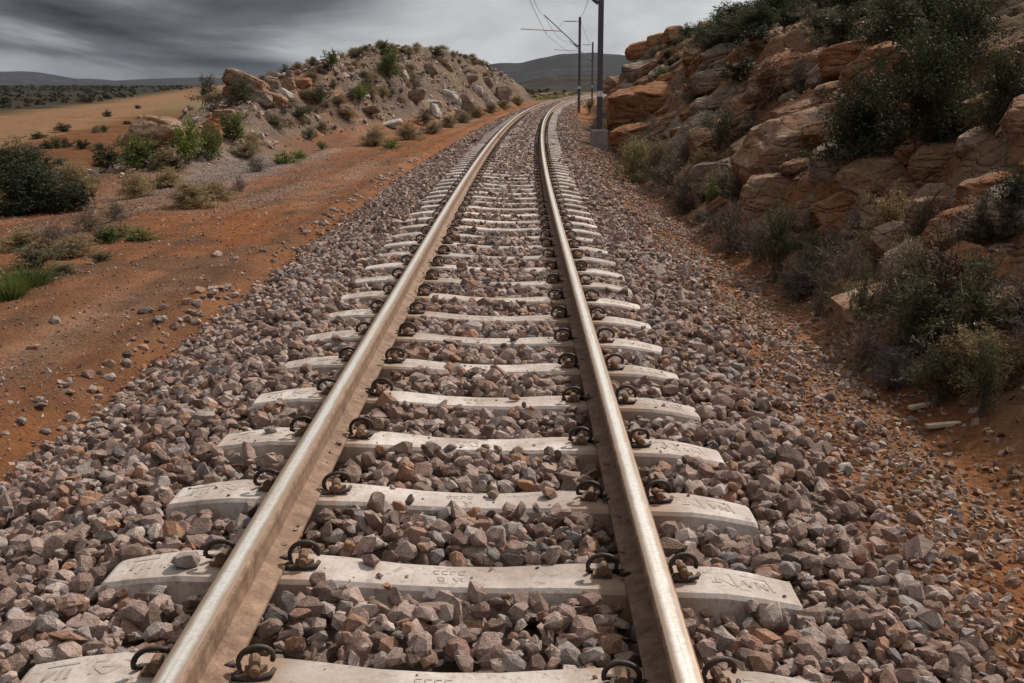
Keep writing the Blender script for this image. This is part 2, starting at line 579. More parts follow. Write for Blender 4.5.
def mat_railtop():
    m, t, b = new_mat('polished_rail', 0.3)
    p = pos(t)
    mp = N(t, 'ShaderNodeMapping'); mp.inputs['Scale'].default_value = (90, 1.2, 1); t.links.new(p, mp.inputs['Vector'])
    n1 = noise(t, mp.outputs[0], 1, 5, 0.65)
    n2 = noise(t, p, 60, 5, 0.7)
    r1 = ramp(t, [(0.3, (0.48, 0.42, 0.36)), (0.5, (0.74, 0.70, 0.64)), (0.7, (0.88, 0.86, 0.82))]); t.links.new(n1, r1.inputs[0])
    r2 = ramp(t, [(0.3, 0.75), (0.7, 1.1)]); t.links.new(n2, r2.inputs[0])
    c = mixc(t, 1.0, r1.outputs[0], r2.outputs[0], 'MULTIPLY')
    ed = N(t, 'ShaderNodeAttribute', attribute_name='edge').outputs['Fac']
    n4 = noise(t, p, 9, 5, 0.6)
    ed = mathn(t, 'ADD', ed, mathn(t, 'MULTIPLY', mathn(t, 'SUBTRACT', n4, .5), .012))
    re_ = ramp(t, [(0.009, 0.0), (0.021, 0.95)]); t.links.new(ed, re_.inputs[0])
    c = mixc(t, re_.outputs[0], c, (0.30, 0.21, 0.145))
    t.links.new(c, b.inputs['Base Color'])
    b.inputs['Metallic'].default_value = 0.5
    rr = ramp(t, [(0.3, 0.5), (0.7, 0.33)]); t.links.new(n1, rr.inputs[0])
    t.links.new(rr.outputs[0], b.inputs['Roughness'])
    bump(t, b, n2, 0.12, 0.002)
    return m


def mat_plain(name, c, rough=0.7, metal=0.0, var=0.25, sc=6):
    m, t, b = new_mat(name, rough)
    p = pos(t)
    n1 = noise(t, p, sc, 5, 0.65)
    r = ramp(t, [(0.3, tuple(k * (1 - var) for k in c)), (0.7, tuple(k * (1 + var) for k in c))]); t.links.new(n1, r.inputs[0])
    t.links.new(r.outputs[0], b.inputs['Base Color'])
    b.inputs['Metallic'].default_value = metal
    return m


M = dict(
    ground=mat_ground(),
    stone=mat_stone('ballast_stone'), stone_o=mat_stone('ballast_stone_single', True), stone_w=mat_stone('red_gravel', False, 1.3),
    concrete=mat_concrete(), mark=mat_plain('moulded_mark', (0.36, 0.305, 0.265), 0.95),
    rust=mat_rust('rail_rust', (0.12, 0.068, 0.045), (0.31, 0.20, 0.135)), clip=mat_rust('clip_rust', (0.022, 0.016, 0.014), (0.075, 0.048, 0.035), 0.6, 25),
    pin=mat_rust('pin_rust', (0.07, 0.04, 0.025), (0.27, 0.16, 0.095), 0.9, 22), top=mat_railtop(),
    rock=mat_rock('sandstone', (0.22, 0.112, 0.06), (0.33, 0.195, 0.122), (0.42, 0.31, 0.24), crack=True),
    rock_red=mat_rock('red_sandstone', (0.21, 0.088, 0.040), (0.31, 0.145, 0.073), (0.37, 0.225, 0.15), crack=True),
    rock_grey=mat_rock('grey_sandstone', (0.19, 0.13, 0.095), (0.28, 0.205, 0.155), (0.40, 0.32, 0.265), crack=True),
    rock_pale=mat_rock('pale_rock', (0.36, 0.29, 0.24), (0.50, 0.43, 0.37), (0.60, 0.54, 0.48)),
    leaf_green=mat_leaf('leaf_green', (0.055, 0.085, 0.022), (0.15, 0.185, 0.05)),
    leaf_bright=mat_leaf('leaf_bright', (0.10, 0.15, 0.03), (0.25, 0.28, 0.07)),
    leaf_dark=mat_leaf('leaf_dark', (0.018, 0.026, 0.012), (0.055, 0.066, 0.030)),
    leaf_olive=mat_leaf('leaf_olive', (0.05, 0.06, 0.03), (0.125, 0.13, 0.065)),
    twig=mat_leaf('dry_twig', (0.085, 0.066, 0.058), (0.22, 0.18, 0.155), 0.05),
    straw=mat_leaf('dry_grass', (0.17, 0.125, 0.065), (0.38, 0.30, 0.17), 0.15),
    rusty=mat_leaf('rust_brown_twig', (0.07, 0.035, 0.02), (0.27, 0.12, 0.05), 0.05),
    bark=mat_plain('bark', (0.085, 0.065, 0.05), 0.95),
    pole=mat_plain('painted_pole', (0.085, 0.085, 0.10), 0.6, 0.2), galv=mat_plain('galvanised', (0.16, 0.16, 0.175), 0.5, 0.5),
    redtube=mat_plain('red_tube', (0.30, 0.10, 0.09), 0.6), wire=mat_plain('wire', (0.05, 0.045, 0.045), 0.6),
    white=mat_plain('white_paint', (0.6, 0.6, 0.58), 0.7), block=mat_plain('foundation_concrete', (0.30, 0.25, 0.225), 0.95, 0, 0.3, 12),
    timber=mat_plain('weathered_timber', (0.50, 0.40, 0.27), 0.9, 0, 0.25, 30),
    blackrub=mat_plain('dark_scrap', (0.03, 0.027, 0.027), 0.8),
    hill_near=mat_rock('scrub_hill', (0.016, 0.015, 0.012), (0.034, 0.029, 0.024), (0.062, 0.050, 0.042), 0.03, 12),
    hill_far=mat_rock('far_mountain', (0.018, 0.018, 0.021), (0.032, 0.030, 0.033), (0.056, 0.049, 0.049), 0.008, 40),
)

# ------------------------------------------------------------------ ground sheet
def axis(vals_start, step, grow, end):
    out = [vals_start]
    while out[-1] < end:
        out.append(out[-1] + max(step, grow * abs(out[-1] - 0)))
    return out


ys = [-900, -400, -180, -80, -40, -20, -12, -8, -5, -3, -1.5, -.5, .5, 1.2]
ys += axis(1.6, 0.05, 0.008, 125)[0:]
ys += axis(ys[-1] + 1.5, 1.5, 0.035, 7200)
tl = [-2.0 - 0 * 0]
tneg = [0.0]
while tneg[-1] > -7200:
    a = -tneg[-1]
    st = 0.12 if a < 1.9 else (0.06 if a < 6 else (max(0.06, 0.022 * (a - 3)) if a < 30 else 0.05 * a))
    tneg.append(tneg[-1] - st)
tpos = [0.0]
while tpos[-1] < 7200:
    a = tpos[-1]
    st = 0.12 if a < 1.9 else (0.06 if a < 7 else (max(0.06, 0.022 * (a - 4)) if a < 30 else 0.05 * a))
    tpos.append(tpos[-1] + st)
ts = np.array(tneg[::-1] + tpos[1:])
ys = np.array(ys)
# beyond the built place the columns stop following the curve
xcy = np.where(ys < 160, xc(ys), xc(160.0))
GX = ts[None, :] + xcy[:, None]
GY = np.repeat(ys[:, None], len(ts), 1)
GZ = height(GX, GY)
T = GX - xc(GY)
# far plain stays level
farm = sstep(140, 220, GY)
GZ = GZ * (1 - farm) + (-1.3) * farm


def road_mask(x, y):
    # dirt road on the left: passes from the near left to far behind the mound
    cy = np.array([10, 40, 70, 95, 115, 150, 215, 300, 700, 3000]); cx = np.array([-17., -23, -30, -35.2, -40, -48.5, -63, -82, -175, -720])
    hw = np.array([5.8, 5.8, 5.8, 5.8, 6, 6.4, 7, 8, 13, 40.])
    c = np.interp(y, cy, cx); w = np.interp(y, cy, hw)
    return 1 - sstep(0.8, 1.05, np.abs(x - c + 0.5 * fbm2(x * .1, y * .1, 77, 2)) / w)


def lerp3(a, b, w):
    return a + (np.asarray(b) - a) * w[..., None]


C = np.zeros(GX.shape + (3,)) + np.array((0.205, 0.078, 0.031))     # red dirt
n_a = fbm2(GX * 0.35, GY * 0.2, 41, 4); n_b = fbm2(GX * 1.6, GY * 1.0, 42, 4); n_c = fbm2(GX * 0.08, GY * 0.08, 43, 3)
C = lerp3(C, (0.225, 0.108, 0.056), sstep(-0.1, 0.5, n_a))
stk = fbm2(T * 2.6, GY * 0.10, 45, 4)
C = lerp3(C, (0.15, 0.07, 0.035), sstep(0.0, 0.4, stk) * 0.7)
C = lerp3(C, (0.27, 0.15, 0.085), sstep(0.1, 0.5, -stk) * 0.55)
C = lerp3(C, (0.12, 0.066, 0.040), sstep(0.0, 0.45, n_b) * 0.75)
C = lerp3(C, (0.215, 0.09, 0.038), np.exp(-((T + 2.22) / .16) ** 2) * .7)
grav = np.zeros(GX.shape)
# grey stony streaks along the service track
w = sstep(2.6, 3.4, -T) * (1 - sstep(5, 7, -T)) * sstep(-0.1, 0.5, fbm2(T * 1.5, GY * 0.15, 44, 3)) * 0.6
C = lerp3(C, (0.22, 0.16, 0.125), w); grav = np.maximum(grav, w * 0.6)
# ballast bed
w = (1 - sstep(1.95, 2.2, -T)) * (1 - sstep(1.25, 1.8, T + 0.2 * n_b))
C = lerp3(C, (0.185, 0.140, 0.120), w); grav = np.maximum(grav, w)
w = sstep(1.3, 1.7, T) * (1 - sstep(2.5, 2.9, T)) * (0.5 + 0.5 * sstep(-0.2, 0.4, n_b))
grav = np.maximum(grav, w * 0.7)
C = lerp3(C, (0.22, 0.105, 0.05), w * 0.8)
# scrub land left of the service track
w = sstep(6.5, 9.5, -T + 1.2 * n_a)
C = lerp3(C, (0.14, 0.062, 0.028), w)
w2 = w * sstep(-0.1, 0.35, n_a + .5 * n_b) * 0.75
C = lerp3(C, (0.085, 0.052, 0.030), w2)
# spoil mound: grey gravel, earth and rubble
mnd = mound(GX, GY)
w = sstep(0.12, 0.6, mnd)
C = lerp3(C, (0.150, 0.112, 0.090), w * 0.95)
C = lerp3(C, (0.26, 0.14, 0.075), w * sstep(0.15, 0.5, n_a) * 0.65)
C = lerp3(C, (0.085, 0.066, 0.055), w * sstep(0.0, 0.4, fbm2(GX * 1.1, GY * .45, 48, 4)) * 0.75)
C = lerp3(C, (0.20, 0.155, 0.095), w * sstep(0.1, 0.45, fbm2(GX * .5, GY * .3, 49, 4)) * 0.7)
grav = np.maximum(grav, w * 0.75)
w = np.exp(-(((GX + 6.4) / 1.3) ** 2 + ((GY - 27) / 6) ** 2)) * 0.95
C = lerp3(C, (0.19, 0.165, 0.15), w); grav = np.maximum(grav, w)
# right bank
hl_, s_, env_ = hill(T, GY)
w = sstep(0.0, 0.5, s_) * env_
C = lerp3(C, (0.25, 0.14, 0.08), w)
C = lerp3(C, (0.30, 0.135, 0.065), w * sstep(0, .4, n_b))
C = lerp3(C, (0.25, 0.175, 0.125), w * sstep(0.05, .4, fbm2(GX * 1.1, GY * 1.1, 47, 4)) * .8)
w = sstep(2.3, 3.6, s_ + 0.8 * n_a) * env_
C = lerp3(C, (0.085, 0.062, 0.036), w * .92)
# plain
w = sstep(70, 160, GY) * sstep(2, 8, np.abs(T)) * (1 - env_)
C = lerp3(C, (0.15, 0.12, 0.062), w * (1 - sstep(250, 500, GY)))
w = sstep(24, 30, -GX - 0.18 * GY + 4 * n_c) * sstep(20, 60, GY)
C = lerp3(C, (0.036, 0.030, 0.019), w)
w = sstep(260, 520, GY)
C = lerp3(C, (0.028, 0.026, 0.020), w)
w = road_mask(GX, GY) * sstep(10, 14, -GX)
C = lerp3(C, (0.195, 0.112, 0.060), w)
C = lerp3(C, (0.155, 0.085, 0.045), w * sstep(0, .5, fbm2(GX * .5 + GY * .1, GY * .05, 78, 3)) * .8)
GZ = GZ + 0.12 * w * 0
C = np.clip(C, 0.01, 0.8)
ny_, nx_ = GX.shape
idx = np.arange(ny_ * nx_).reshape(ny_, nx_)
Fq = np.stack([idx[:-1, :-1], idx[:-1, 1:], idx[1:, 1:], idx[1:, :-1]], -1).reshape(-1, 4)
V = np.stack([GX, GY, GZ], -1).reshape(-1, 3)
rocky = (sstep(0.15, 0.6, s_) * (1 - sstep(4, 7, s_)) * env_ + 0.5 * sstep(.6, 1.6, mnd)).reshape(-1)
base = np.concatenate([C, grav[..., None]], -1).reshape(-1, 4)
ground = obj('ground', mesh_np('ground', V, Fq, {'rocky': np.clip(rocky, 0, 1)}, smooth=True, colors={'base': base}), M['ground'])
tag(ground, 'red dirt ground with rocky bank, spoil mound and far plain', kind='structure')

# ------------------------------------------------------------------ stones
rng = np.random.default_rng(7)


def hull_stone(seed, npts, squash):
    r = random.Random(seed)
    bm = bmesh.new()
    ex = 2.35
    for _ in range(npts):
        a, c = r.uniform(0, 6.283), r.uniform(-1, 1)
        s = math.sqrt(1 - c * c)
        d = Vector((s * math.cos(a), s * math.sin(a), c))
        k = (abs(d.x) ** ex + abs(d.y) ** ex + abs(d.z) ** ex) ** (-1 / ex) * r.uniform(0.82, 1.12)
        bm.verts.new((d.x * k * squash[0], d.y * k * squash[1], d.z * k * squash[2]))
    res = bmesh.ops.convex_hull(bm, input=bm.verts)
    junk = [e for e in res['geom_interior'] if isinstance(e, bmesh.types.BMVert)]
    if junk:
        bmesh.ops.delete(bm, geom=junk, context='VERTS')
    loose = [v for v in bm.verts if not v.link_faces]
    if loose:
        bmesh.ops.delete(bm, geom=loose, context='VERTS')
    bmesh.ops.triangulate(bm, faces=bm.faces)
    bm.verts.index_update()
    vv = np.array([v.co[:] for v in bm.verts]); ff = np.array([[v.index for v in f.verts] for f in bm.faces])
    bm.free()
    return vv, ff


def variants(n, npts, seed):
    r = random.Random(seed)
    return [hull_stone(seed * 100 + i, npts, (1.0, r.uniform(.55, .95), r.uniform(.42, .85))) for i in range(n)]


VAR_HI = variants(26, 22, 1)
VAR_MID = variants(14, 10, 2)
VAR_LO = variants(10, 7, 3)


def rot_mats(n, tilt, r):
    """random yaw, limited tilt"""
    a = r.uniform(0, 2 * math.pi, n); bx = r.normal(0, tilt, n); by = r.normal(0, tilt, n)
    ca, sa = np.cos(a), np.sin(a); cx, sx = np.cos(bx), np.sin(bx); cy, sy = np.cos(by), np.sin(by)
    Z = np.zeros(n); O = np.ones(n)
    Rz = np.stack([ca, -sa, Z, sa, ca, Z, Z, Z, O], -1).reshape(n, 3, 3)
    Rx = np.stack([O, Z, Z, Z, cx, -sx, Z, sx, cx], -1).reshape(n, 3, 3)
    Ry = np.stack([cy, Z, sy, Z, O, Z, -sy, Z, cy], -1).reshape(n, 3, 3)
    return Rx @ Ry @ Rz


def scatter_mesh(name, P, size, vars_, r, tilt=0.5):
    n = len(P)
    which = r.integers(0, len(vars_), n)
    Rm = rot_mats(n, tilt, r)
    rnd = r.uniform(0, 1, n)
    Vs, Fs, As, off = [], [], [], 0
    for k, (vv, ff) in enumerate(vars_):
        ii = np.nonzero(which == k)[0]
        if not len(ii):
            continue
        W = np.einsum('nij,vj->nvi', Rm[ii], vv) * size[ii][:, None, None] + P[ii][:, None, :]
        nv = len(vv)
        Vs.append(W.reshape(-1, 3))
        Fs.append((ff[None] + (off + np.arange(len(ii)) * nv)[:, None, None]).reshape(-1, 3))
        As.append(np.repeat(rnd[ii], nv))
        off += len(ii) * nv
    return mesh_np(name, np.concatenate(Vs), np.concatenate(Fs), {'rnd': np.concatenate(As)})


SP = 0.675
Y0 = 2.69
RAIL_T = 0.5685
SLEEP_HW = 0.115


def jitter_grid(y0, y1, t0, t1, cell, r):
    ny, nt = max(1, int((y1 - y0) / cell)), max(1, int((t1 - t0) / cell))
    gy, gt = np.meshgrid(np.arange(ny), np.arange(nt), indexing='ij')
    y = y0 + (gy.ravel() + r.uniform(0, 1, ny * nt)) * cell
    t = t0 + (gt.ravel() + r.uniform(0, 1, ny * nt)) * cell
    return y, t


BT = [-2.35, -2.1, -1.75, -1.25, -0.9, 0.9, 1.25, 1.7, 2.2, 2.7]
BZ = [-.56, -.51, -.38, -.226, -.210, -.210, -.226, -.35, -.53, -.60]


def ballast_z(t, y):
    return np.interp(t, BT, BZ) + cant(t) + 0.022 * fbm2(t * 2.2, y * 2.2, 51, 2)


def on_sleeper(t, y, m=0.0):
    k = np.round((y - Y0) / SP)
    return (np.abs(y - Y0 - k * SP) < SLEEP_HW + m) & (np.abs(t) < 1.04 + m)


def near_rail(t, w=0.085):
    return np.abs(np.abs(t) - RAIL_T) < w


def place(y, t, size, r, lift=0.0, jz=0.012):
    z = ballast_z(t, y) + lift + r.normal(0, jz, len(y))
    x = t + xc(y)
    return np.stack([x, y, z], -1)


ballast_root = obj('ballast_bed', None)
tag(ballast_root, 'grey brown crushed stone ballast bed under the railway track', kind='structure')

stuffP, stuffS, stuffV = [], [], []
single_P, single_S = None, None
for (ya, yb, cell, smin, smax, kind) in ((1.6, 11.5, 0.050, .018, .058, 0), (11.5, 28, 0.064, .028, .062, 1), (28, 75, 0.11, .05, .085, 2), (75, 130, 0.2, .08, .12, 2)):
    y, t = jitter_grid(ya, yb, -2.3, 2.0, cell, rng)
    if kind == 0:
        y2, t2 = jitter_grid(ya, yb, -2.1, 1.9, 0.085, rng)
        lift = np.concatenate([np.zeros(len(y)), np.full(len(y2), 0.022)])
        y = np.concatenate([y, y2]); t = np.concatenate([t, t2])
    else:
        lift = np.zeros(len(y))
    size = smin + (smax - smin) * rng.beta(1.7, 2.7, len(y))
    big = rng.uniform(0, 1, len(y)) < 0.07
    size = np.where(big, size * 1.45, size)
    tiny = rng.uniform(0, 1, len(y)) < 0.18
    size = np.where(tiny, size * .6, size)
    # thin out toward the ragged outer edges
    edge = np.maximum(sstep(1.95, 2.3, -t + 0.1 * fbm2(y * .9, t, 55, 3)), sstep(1.15, 1.75, t + 0.2 * fbm2(y * .7, t, 56, 3)))
    keep = rng.uniform(0, 1, len(y)) > edge * 0.93
    osl = on_sleeper(t, y, size * 0.25 - .006) if kind < 2 else on_sleeper(t, y, -0.03)
    fill = sstep(12, 30, y) * (np.abs(t) < 0.46) * 0.42           # farther on stones half bury the sleepers between the rails
    over = osl & (rng.uniform(0, 1, len(y)) < fill)
    keep &= ~osl | over
    # under the rail the stones stay low
    nr = near_rail(t, 0.09)
    keep &= ~(nr & (lift > 0))
    y, t, size, lift, nr, over = y[keep], t[keep], size[keep], lift[keep], nr[keep], over[keep]
    lift = np.where(nr, -0.028, lift)
    if kind == 2:
        lift = lift - 0.015
        size = np.where(over, size * .75, size)
    lift = np.where(over, 0.055, lift + 0.026 * (np.abs(t) < 0.44) + 0.016 * sstep(16, 40, y) * (np.abs(t) < .46))
    P = place(y, t, size, rng, lift)
    if kind == 0:
        # the 300 stones that show largest become parts of their own
        dx = P[:, 0]; dd = np.hypot(P[:, 0], P[:, 1])
        inframe = (np.abs(P[:, 0] / P[:, 1]) < 0.41) & (P[:, 1] > 2.55)
        score = size / np.maximum(dd, .1) + (lift > 0.01) * 0.01 + inframe * 1.0 - nr * .5
        order = np.argsort(-score)
        sel = order[:300]
        single_P, single_S = P[sel], size[sel]
        msk = np.ones(len(P), bool); msk[sel] = False
        P, size = P[msk], size[msk]
    vars_ = (VAR_HI, VAR_MID, VAR_LO)[kind]
    stuffP.append((P, size, vars_))
meshes = []
allV, allF, allA, allR, off = [], [], [], [], 0
for (P, size, vars_) in stuffP:
    n = len(P)
    dr = np.abs(np.abs(P[:, 0] - xc(P[:, 1])) - RAIL_T)
    rustv = (1 - sstep(.05, .24, dr)) * rng.uniform(.35, 1, n)
    which = rng.integers(0, len(vars_), n); Rm = rot_mats(n, 0.55, rng); rnd = rng.uniform(0, 1, n)
    for k, (vv, ff) in enumerate(vars_):
        ii = np.nonzero(which == k)[0]
        if not len(ii):
            continue
        W = np.einsum('nij,vj->nvi', Rm[ii], vv) * size[ii][:, None, None] + P[ii][:, None, :]
        allV.append(W.reshape(-1, 3)); nv = len(vv)
        allF.append((ff[None] + (off + np.arange(len(ii)) * nv)[:, None, None]).reshape(-1, 3))
        allA.append(np.repeat(rnd[ii], nv)); allR.append(np.repeat(rustv[ii], nv)); off += len(ii) * nv
bs = obj('ballast_stones', mesh_np('ballast_stones', np.concatenate(allV), np.concatenate(allF), {'rnd': np.concatenate(allA), 'rust': np.concatenate(allR)}), M['stone'], ballast_root)
bs['kind'] = 'stuff'
hi_meshes = []
for k, (vv, ff) in enumerate(VAR_HI):
    me = mesh_np('stone', vv, ff); me.materials.append(M['stone_o']); hi_meshes.append(me)
Rm = rot_mats(300, 0.55, rng)
for i in range(300):
    o = obj('stone', hi_meshes[int(rng.integers(0, len(hi_meshes)))], None, ballast_root)
    o.matrix_local = Matrix.Translation(Vector(single_P[i])) @ Matrix(Rm[i].tolist()).to_4x4() @ Matrix.Scale(float(single_S[i]), 4)

# finer reddish gravel between the right shoulder and the bank, and pebbles on the dirt
def pebbles(name, y0, y1, t0, t1, cell, smin, smax, keepfn, mat, label, cat, vars_=VAR_MID, sink=0.25):
    y, t = jitter_grid(y0, y1, t0, t1, cell, rng)
    k = keepfn(t, y) > rng.uniform(0, 1, len(y))
    y, t = y[k], t[k]
    size = smin + (smax - smin) * rng.beta(1.2, 3.5, len(y))
    x = t + xc(y)
    z = height(x, y) + size * sink
    bz = ballast_z(t, y)
    z = np.where((t > 1.3) & (t < 2.3), np.maximum(z, bz), z)
    o = obj(name, scatter_mesh(name, np.stack([x, y, z], -1), size, vars_, rng, 0.35), mat)
    return tag(o, label, cat, kind='stuff')


pebbles('red_gravel', 2.4, 22, 1.3, 2.75, 0.042, .012, .042, lambda t, y: sstep(1.3, 1.75, t) * (1 - 0.7 * sstep(2.3, 2.75, t)) * (0.38 + 0.6 * sstep(-.25, .35, fbm2(t * 2.5, y * .8, 63, 3))), M['stone_w'],
        'reddish fine gravel strip between the ballast and the rocky right bank', 'gravel')
pebbles('red_gravel', 22, 60, 1.3, 3.0, 0.10, .03, .07, lambda t, y: sstep(1.3, 1.75, t) * (1 - 0.7 * sstep(2.4, 2.9, t)) * 0.8, M['stone_w'],
        'reddish gravel strip beside the distant poles right of the track', 'gravel', VAR_LO)
pebbles('dirt_pebbles', 4.0, 40, -8.5, -2.1, 0.055, .005, .032, lambda t, y: (0.35 + 0.6 * sstep(-.1, .4, fbm2(t * 1.8, y * .2, 61, 3))) * (1 - sstep(18, 40, y) * .7), M['stone'],
        'small pebbles scattered over the red dirt track on the left', 'pebbles', VAR_LO)

# ------------------------------------------------------------------ rails
def rail_section():
    # half profile (t, z) from the middle of the foot up to the middle of the head; total height 0.15
    return [(0.0, -.150), (.066, -.150), (.066, -.140), (.030, -.128), (.010, -.118), (.008, -.075), (.0085, -.045), (.013, -.038), (.033, -.031), (.035, -.024), (.035, -.012), (.0335, -.0075), (.030, -.0030), (.0285, -.0023)]


HEAD = [(.0285, -.0022), (.0225, -.0008), (.017, -.0003), (.011, 0.0), (0, 0.0003)]


def sweep(name, prof, side, y_list):
    prof = np.array(prof)
    V_, F_ = [], []
    np_ = len(prof)
    slope = np.gradient(xc(y_list), y_list)
    for yy, sl in zip(y_list, slope):
        t0 = side * RAIL_T
        for (a, z) in prof:
            V_.append((float(xc(yy)) + t0 + a, yy - a * sl, z - CANT * (t0 + a)))
    for i in range(len(y_list) - 1):
        for j in range(np_ - 1):
            F_.append((i * np_ + j, i * np_ + j + 1, (i + 1) * np_ + j + 1, (i + 1) * np_ + j))
    return mesh_np(name, np.array(V_), np.array(F_)[:, ::-1], {'edge': np.tile(np.abs(prof[:, 0]), len(y_list))})


yl = np.concatenate([np.arange(-4, 10, 2.0), np.arange(10, 236, 1.5)])
for side, nm in ((-1, 'left'), (1, 'right')):
    sec = rail_section()
    full = [(-a, z) for (a, z) in sec[::-1]] + sec[1:]
    full = full[::-1]
    # (open at the top: the running surface closes it)
    o = obj('rail', sweep('rail', full, side, yl), M['rust'])
    tag(o, 'rusty steel running rail with polished top, the %s one of the two' % nm, 'rail', 'the two rails of the track')
    hd = [(-a, z) for (a, z) in HEAD] + HEAD[::-1][1:]
    hd = [(a, z + 0.0) for a, z in hd]
    h = obj('rail_head', sweep('rail_head', hd[::-1], side, yl), M['top'], o)
    h['label'] = 'polished bright running surface on top of the rail'
    for p in h.data.polygons:
        p.use_smooth = True

# ------------------------------------------------------------------ sleepers
STN = [(-1.03, -.196, .088), (-1.018, -.188, .094), (-.90, -.166, .103), (-.80, -.1535, .108), (-.46, -.1525, .108), (-.33, -.156, .098), (-.15, -.168, .088), (0, -.171, .085)]
STN = STN + [(-t_, z_, w_) for (t_, z_, w_) in STN[-2::-1]]


def sleeper_mesh():
    b = MB()
    vs_, fs = [], []
    for i, (t_, z_, w_) in enumerate(STN):
        en = 0.012 if i in (0, len(STN) - 1) else 0
        sec = [(-w_ - .03, -.37), (-w_ - .004, z_ - .011), (-w_ + .009, z_), (w_ - .009, z_), (w_ + .004, z_ - .011), (w_ + .03, -.37)]
        for (yy, zz_) in sec:
            vs_.append((t_, yy, zz_))
    n = 6
    for i in range(len(STN) - 1):
        for j in range(n):
            fs.append((i * n + j, i * n + (j + 1) % n, (i + 1) * n + (j + 1) % n, (i + 1) * n + j))
    fs.append(tuple(range(n))); fs.append(tuple(range((len(STN) - 1) * n, len(STN) * n)))
    b.add(vs_, fs)
    return b.mesh('railway_sleeper')


def stroke(b, p, q, w=0.0045, ztop=None):
    p, q = Vector((p[0], p[1], 0)), Vector((q[0], q[1], 0))
    d = (q - p); L = d.length
    d.normalize()
    s = Vector((-d.y, d.x, 0)) * w
    pts = [p - s, q - s, q + s, p + s]

    def zt(v):
        return float(np.interp(v.x, [k[0] for k in STN], [k[1] for k in STN])) + 0.0016
    up = [Vector((v.x, v.y, zt(v))) for v in pts]; dn = [Vector((v.x, v.y, zt(v) - .005)) for v in pts]
    b.add(up + dn, [(0, 1, 2, 3), (0, 4, 5, 1), (1, 5, 6, 2), (2, 6, 7, 3), (3, 7, 4, 0)])


def marks_end():
    # moulded code on the sleeper end, read from the far side, so it is upside down from here
    b = MB()
    # framed figure like a 7 with a kinked stroke
    stroke(b, (.755, .055), (.835, .055)); stroke(b, (.835, .058), (.848, -.035))
    stroke(b, (.79, .02), (.835, -.03)); stroke(b, (.79, .02), (.79, -.012)); stroke(b, (.772, -.014), (.80, -.018))
    # framed V N
    stroke(b, (.868, .058), (.945, .052)); stroke(b, (.945, .052), (.957, -.03))
    stroke(b, (.873, .02), (.885, -.025)); stroke(b, (.885, -.025), (.899, .022)); stroke(b, (.908, .02), (.912, -.026)); stroke(b, (.908, .02), (.937, -.026)); stroke(b, (.937, -.026), (.935, .02))
    return b.mesh('moulded_marking')


def marks_left():
    b = MB()
    stroke(b, (-.975, .055), (-.895, .058)); stroke(b, (-.965, .03), (-.962, -.02)); stroke(b, (-.962, -.02), (-.945, .028))
    stroke(b, (-.93, .03), (-.928, -.022)); stroke(b, (-.91, .03), (-.905, -.022)); stroke(b, (-.94, -.04), (-.93, -.05))
    stroke(b, (-.855, .058), (-.765, .058)); stroke(b, (-.855, .05), (-.85, -.01)); stroke(b, (-.85, .03), (-.815, -.012)); stroke(b, (-.815, -.012), (-.785, .028)); stroke(b, (-.785, .028), (-.83, .028))
    return b.mesh('moulded_marking')


def marks_mid():
    b = MB()
    for k, x_ in enumerate((-.06, -.035, -.01, .015)):
        stroke(b, (x_, .035), (x_ + .016, .037), .0022); stroke(b, (x_, .035), (x_ + .004, .012), .0022)
        if k != 2:
            stroke(b, (x_ + .004, .012), (x_ + .016, .014), .0022)
    c1 = b.mesh('moulded_marking')
    b = MB()
    stroke(b, (-.045, -.012), (-.028, -.014), .0022); stroke(b, (-.045, -.012), (-.04, -.036), .0022); stroke(b, (-.028, -.014), (-.026, -.036), .0022); stroke(b, (-.04, -.036), (-.026, -.036), .0022)
    stroke(b, (.0, -.012), (.012, -.036), .0022); stroke(b, (.012, -.036), (.026, -.012), .0022); stroke(b, (.026, -.012), (.028, -.036), .0022)
    return [c1, b.mesh('moulded_marking')]


def clip_mesh():
    """coiled rail clip: an arch of round bar beside the rail with a toe bar that bears on the rail foot; local x points away from the rail"""
    b = MB()
    pts = []
    for q in np.linspace(-20, 215, 17):
        a = R(q)
        pts.append((0.012 + 0.050 * math.cos(a), 0.012 - 0.03 * (q - 90) / 235, 0.040 + 0.040 * math.sin(a)))
    pts.append((-0.052, -0.012, 0.010)); pts.append((-0.030, -0.026, 0.003))
    b.tube(pts, 0.0085, 8)
    b.tube([(-0.066, -0.022, 0.010), (-0.03, -0.028, 0.006), (0.02, -0.028, 0.005), (0.055, -0.02, 0.010), (0.066, 0.0, 0.016)], [.007, .009, .009, .009, .007], 8)
    b.tube([(-0.05, 0.030, 0.016), (-.085, 0.018, 0.013)], [.011, .007], 8)
    return b.mesh('rail_clip', True)


def pin_mesh():
    b = MB()
    b.tube([(0.008, -0.034, 0.026), (0.008, 0.036, 0.028)], [0.016, 0.018], 10)
    b.tube([(0.008, -0.038, 0.026), (0.008, -0.033, 0.026)], [0.011, 0.016], 10)
    b.box((0.012, 0.002, 0.004), (0.066, 0.05, 0.016))
    return b.mesh('clip_pin')


def insul_mesh():
    b = MB()
    b.box((-0.045, 0.0, 0.004), (0.012, 0.085, 0.016))
    return b.mesh('clip_pad')


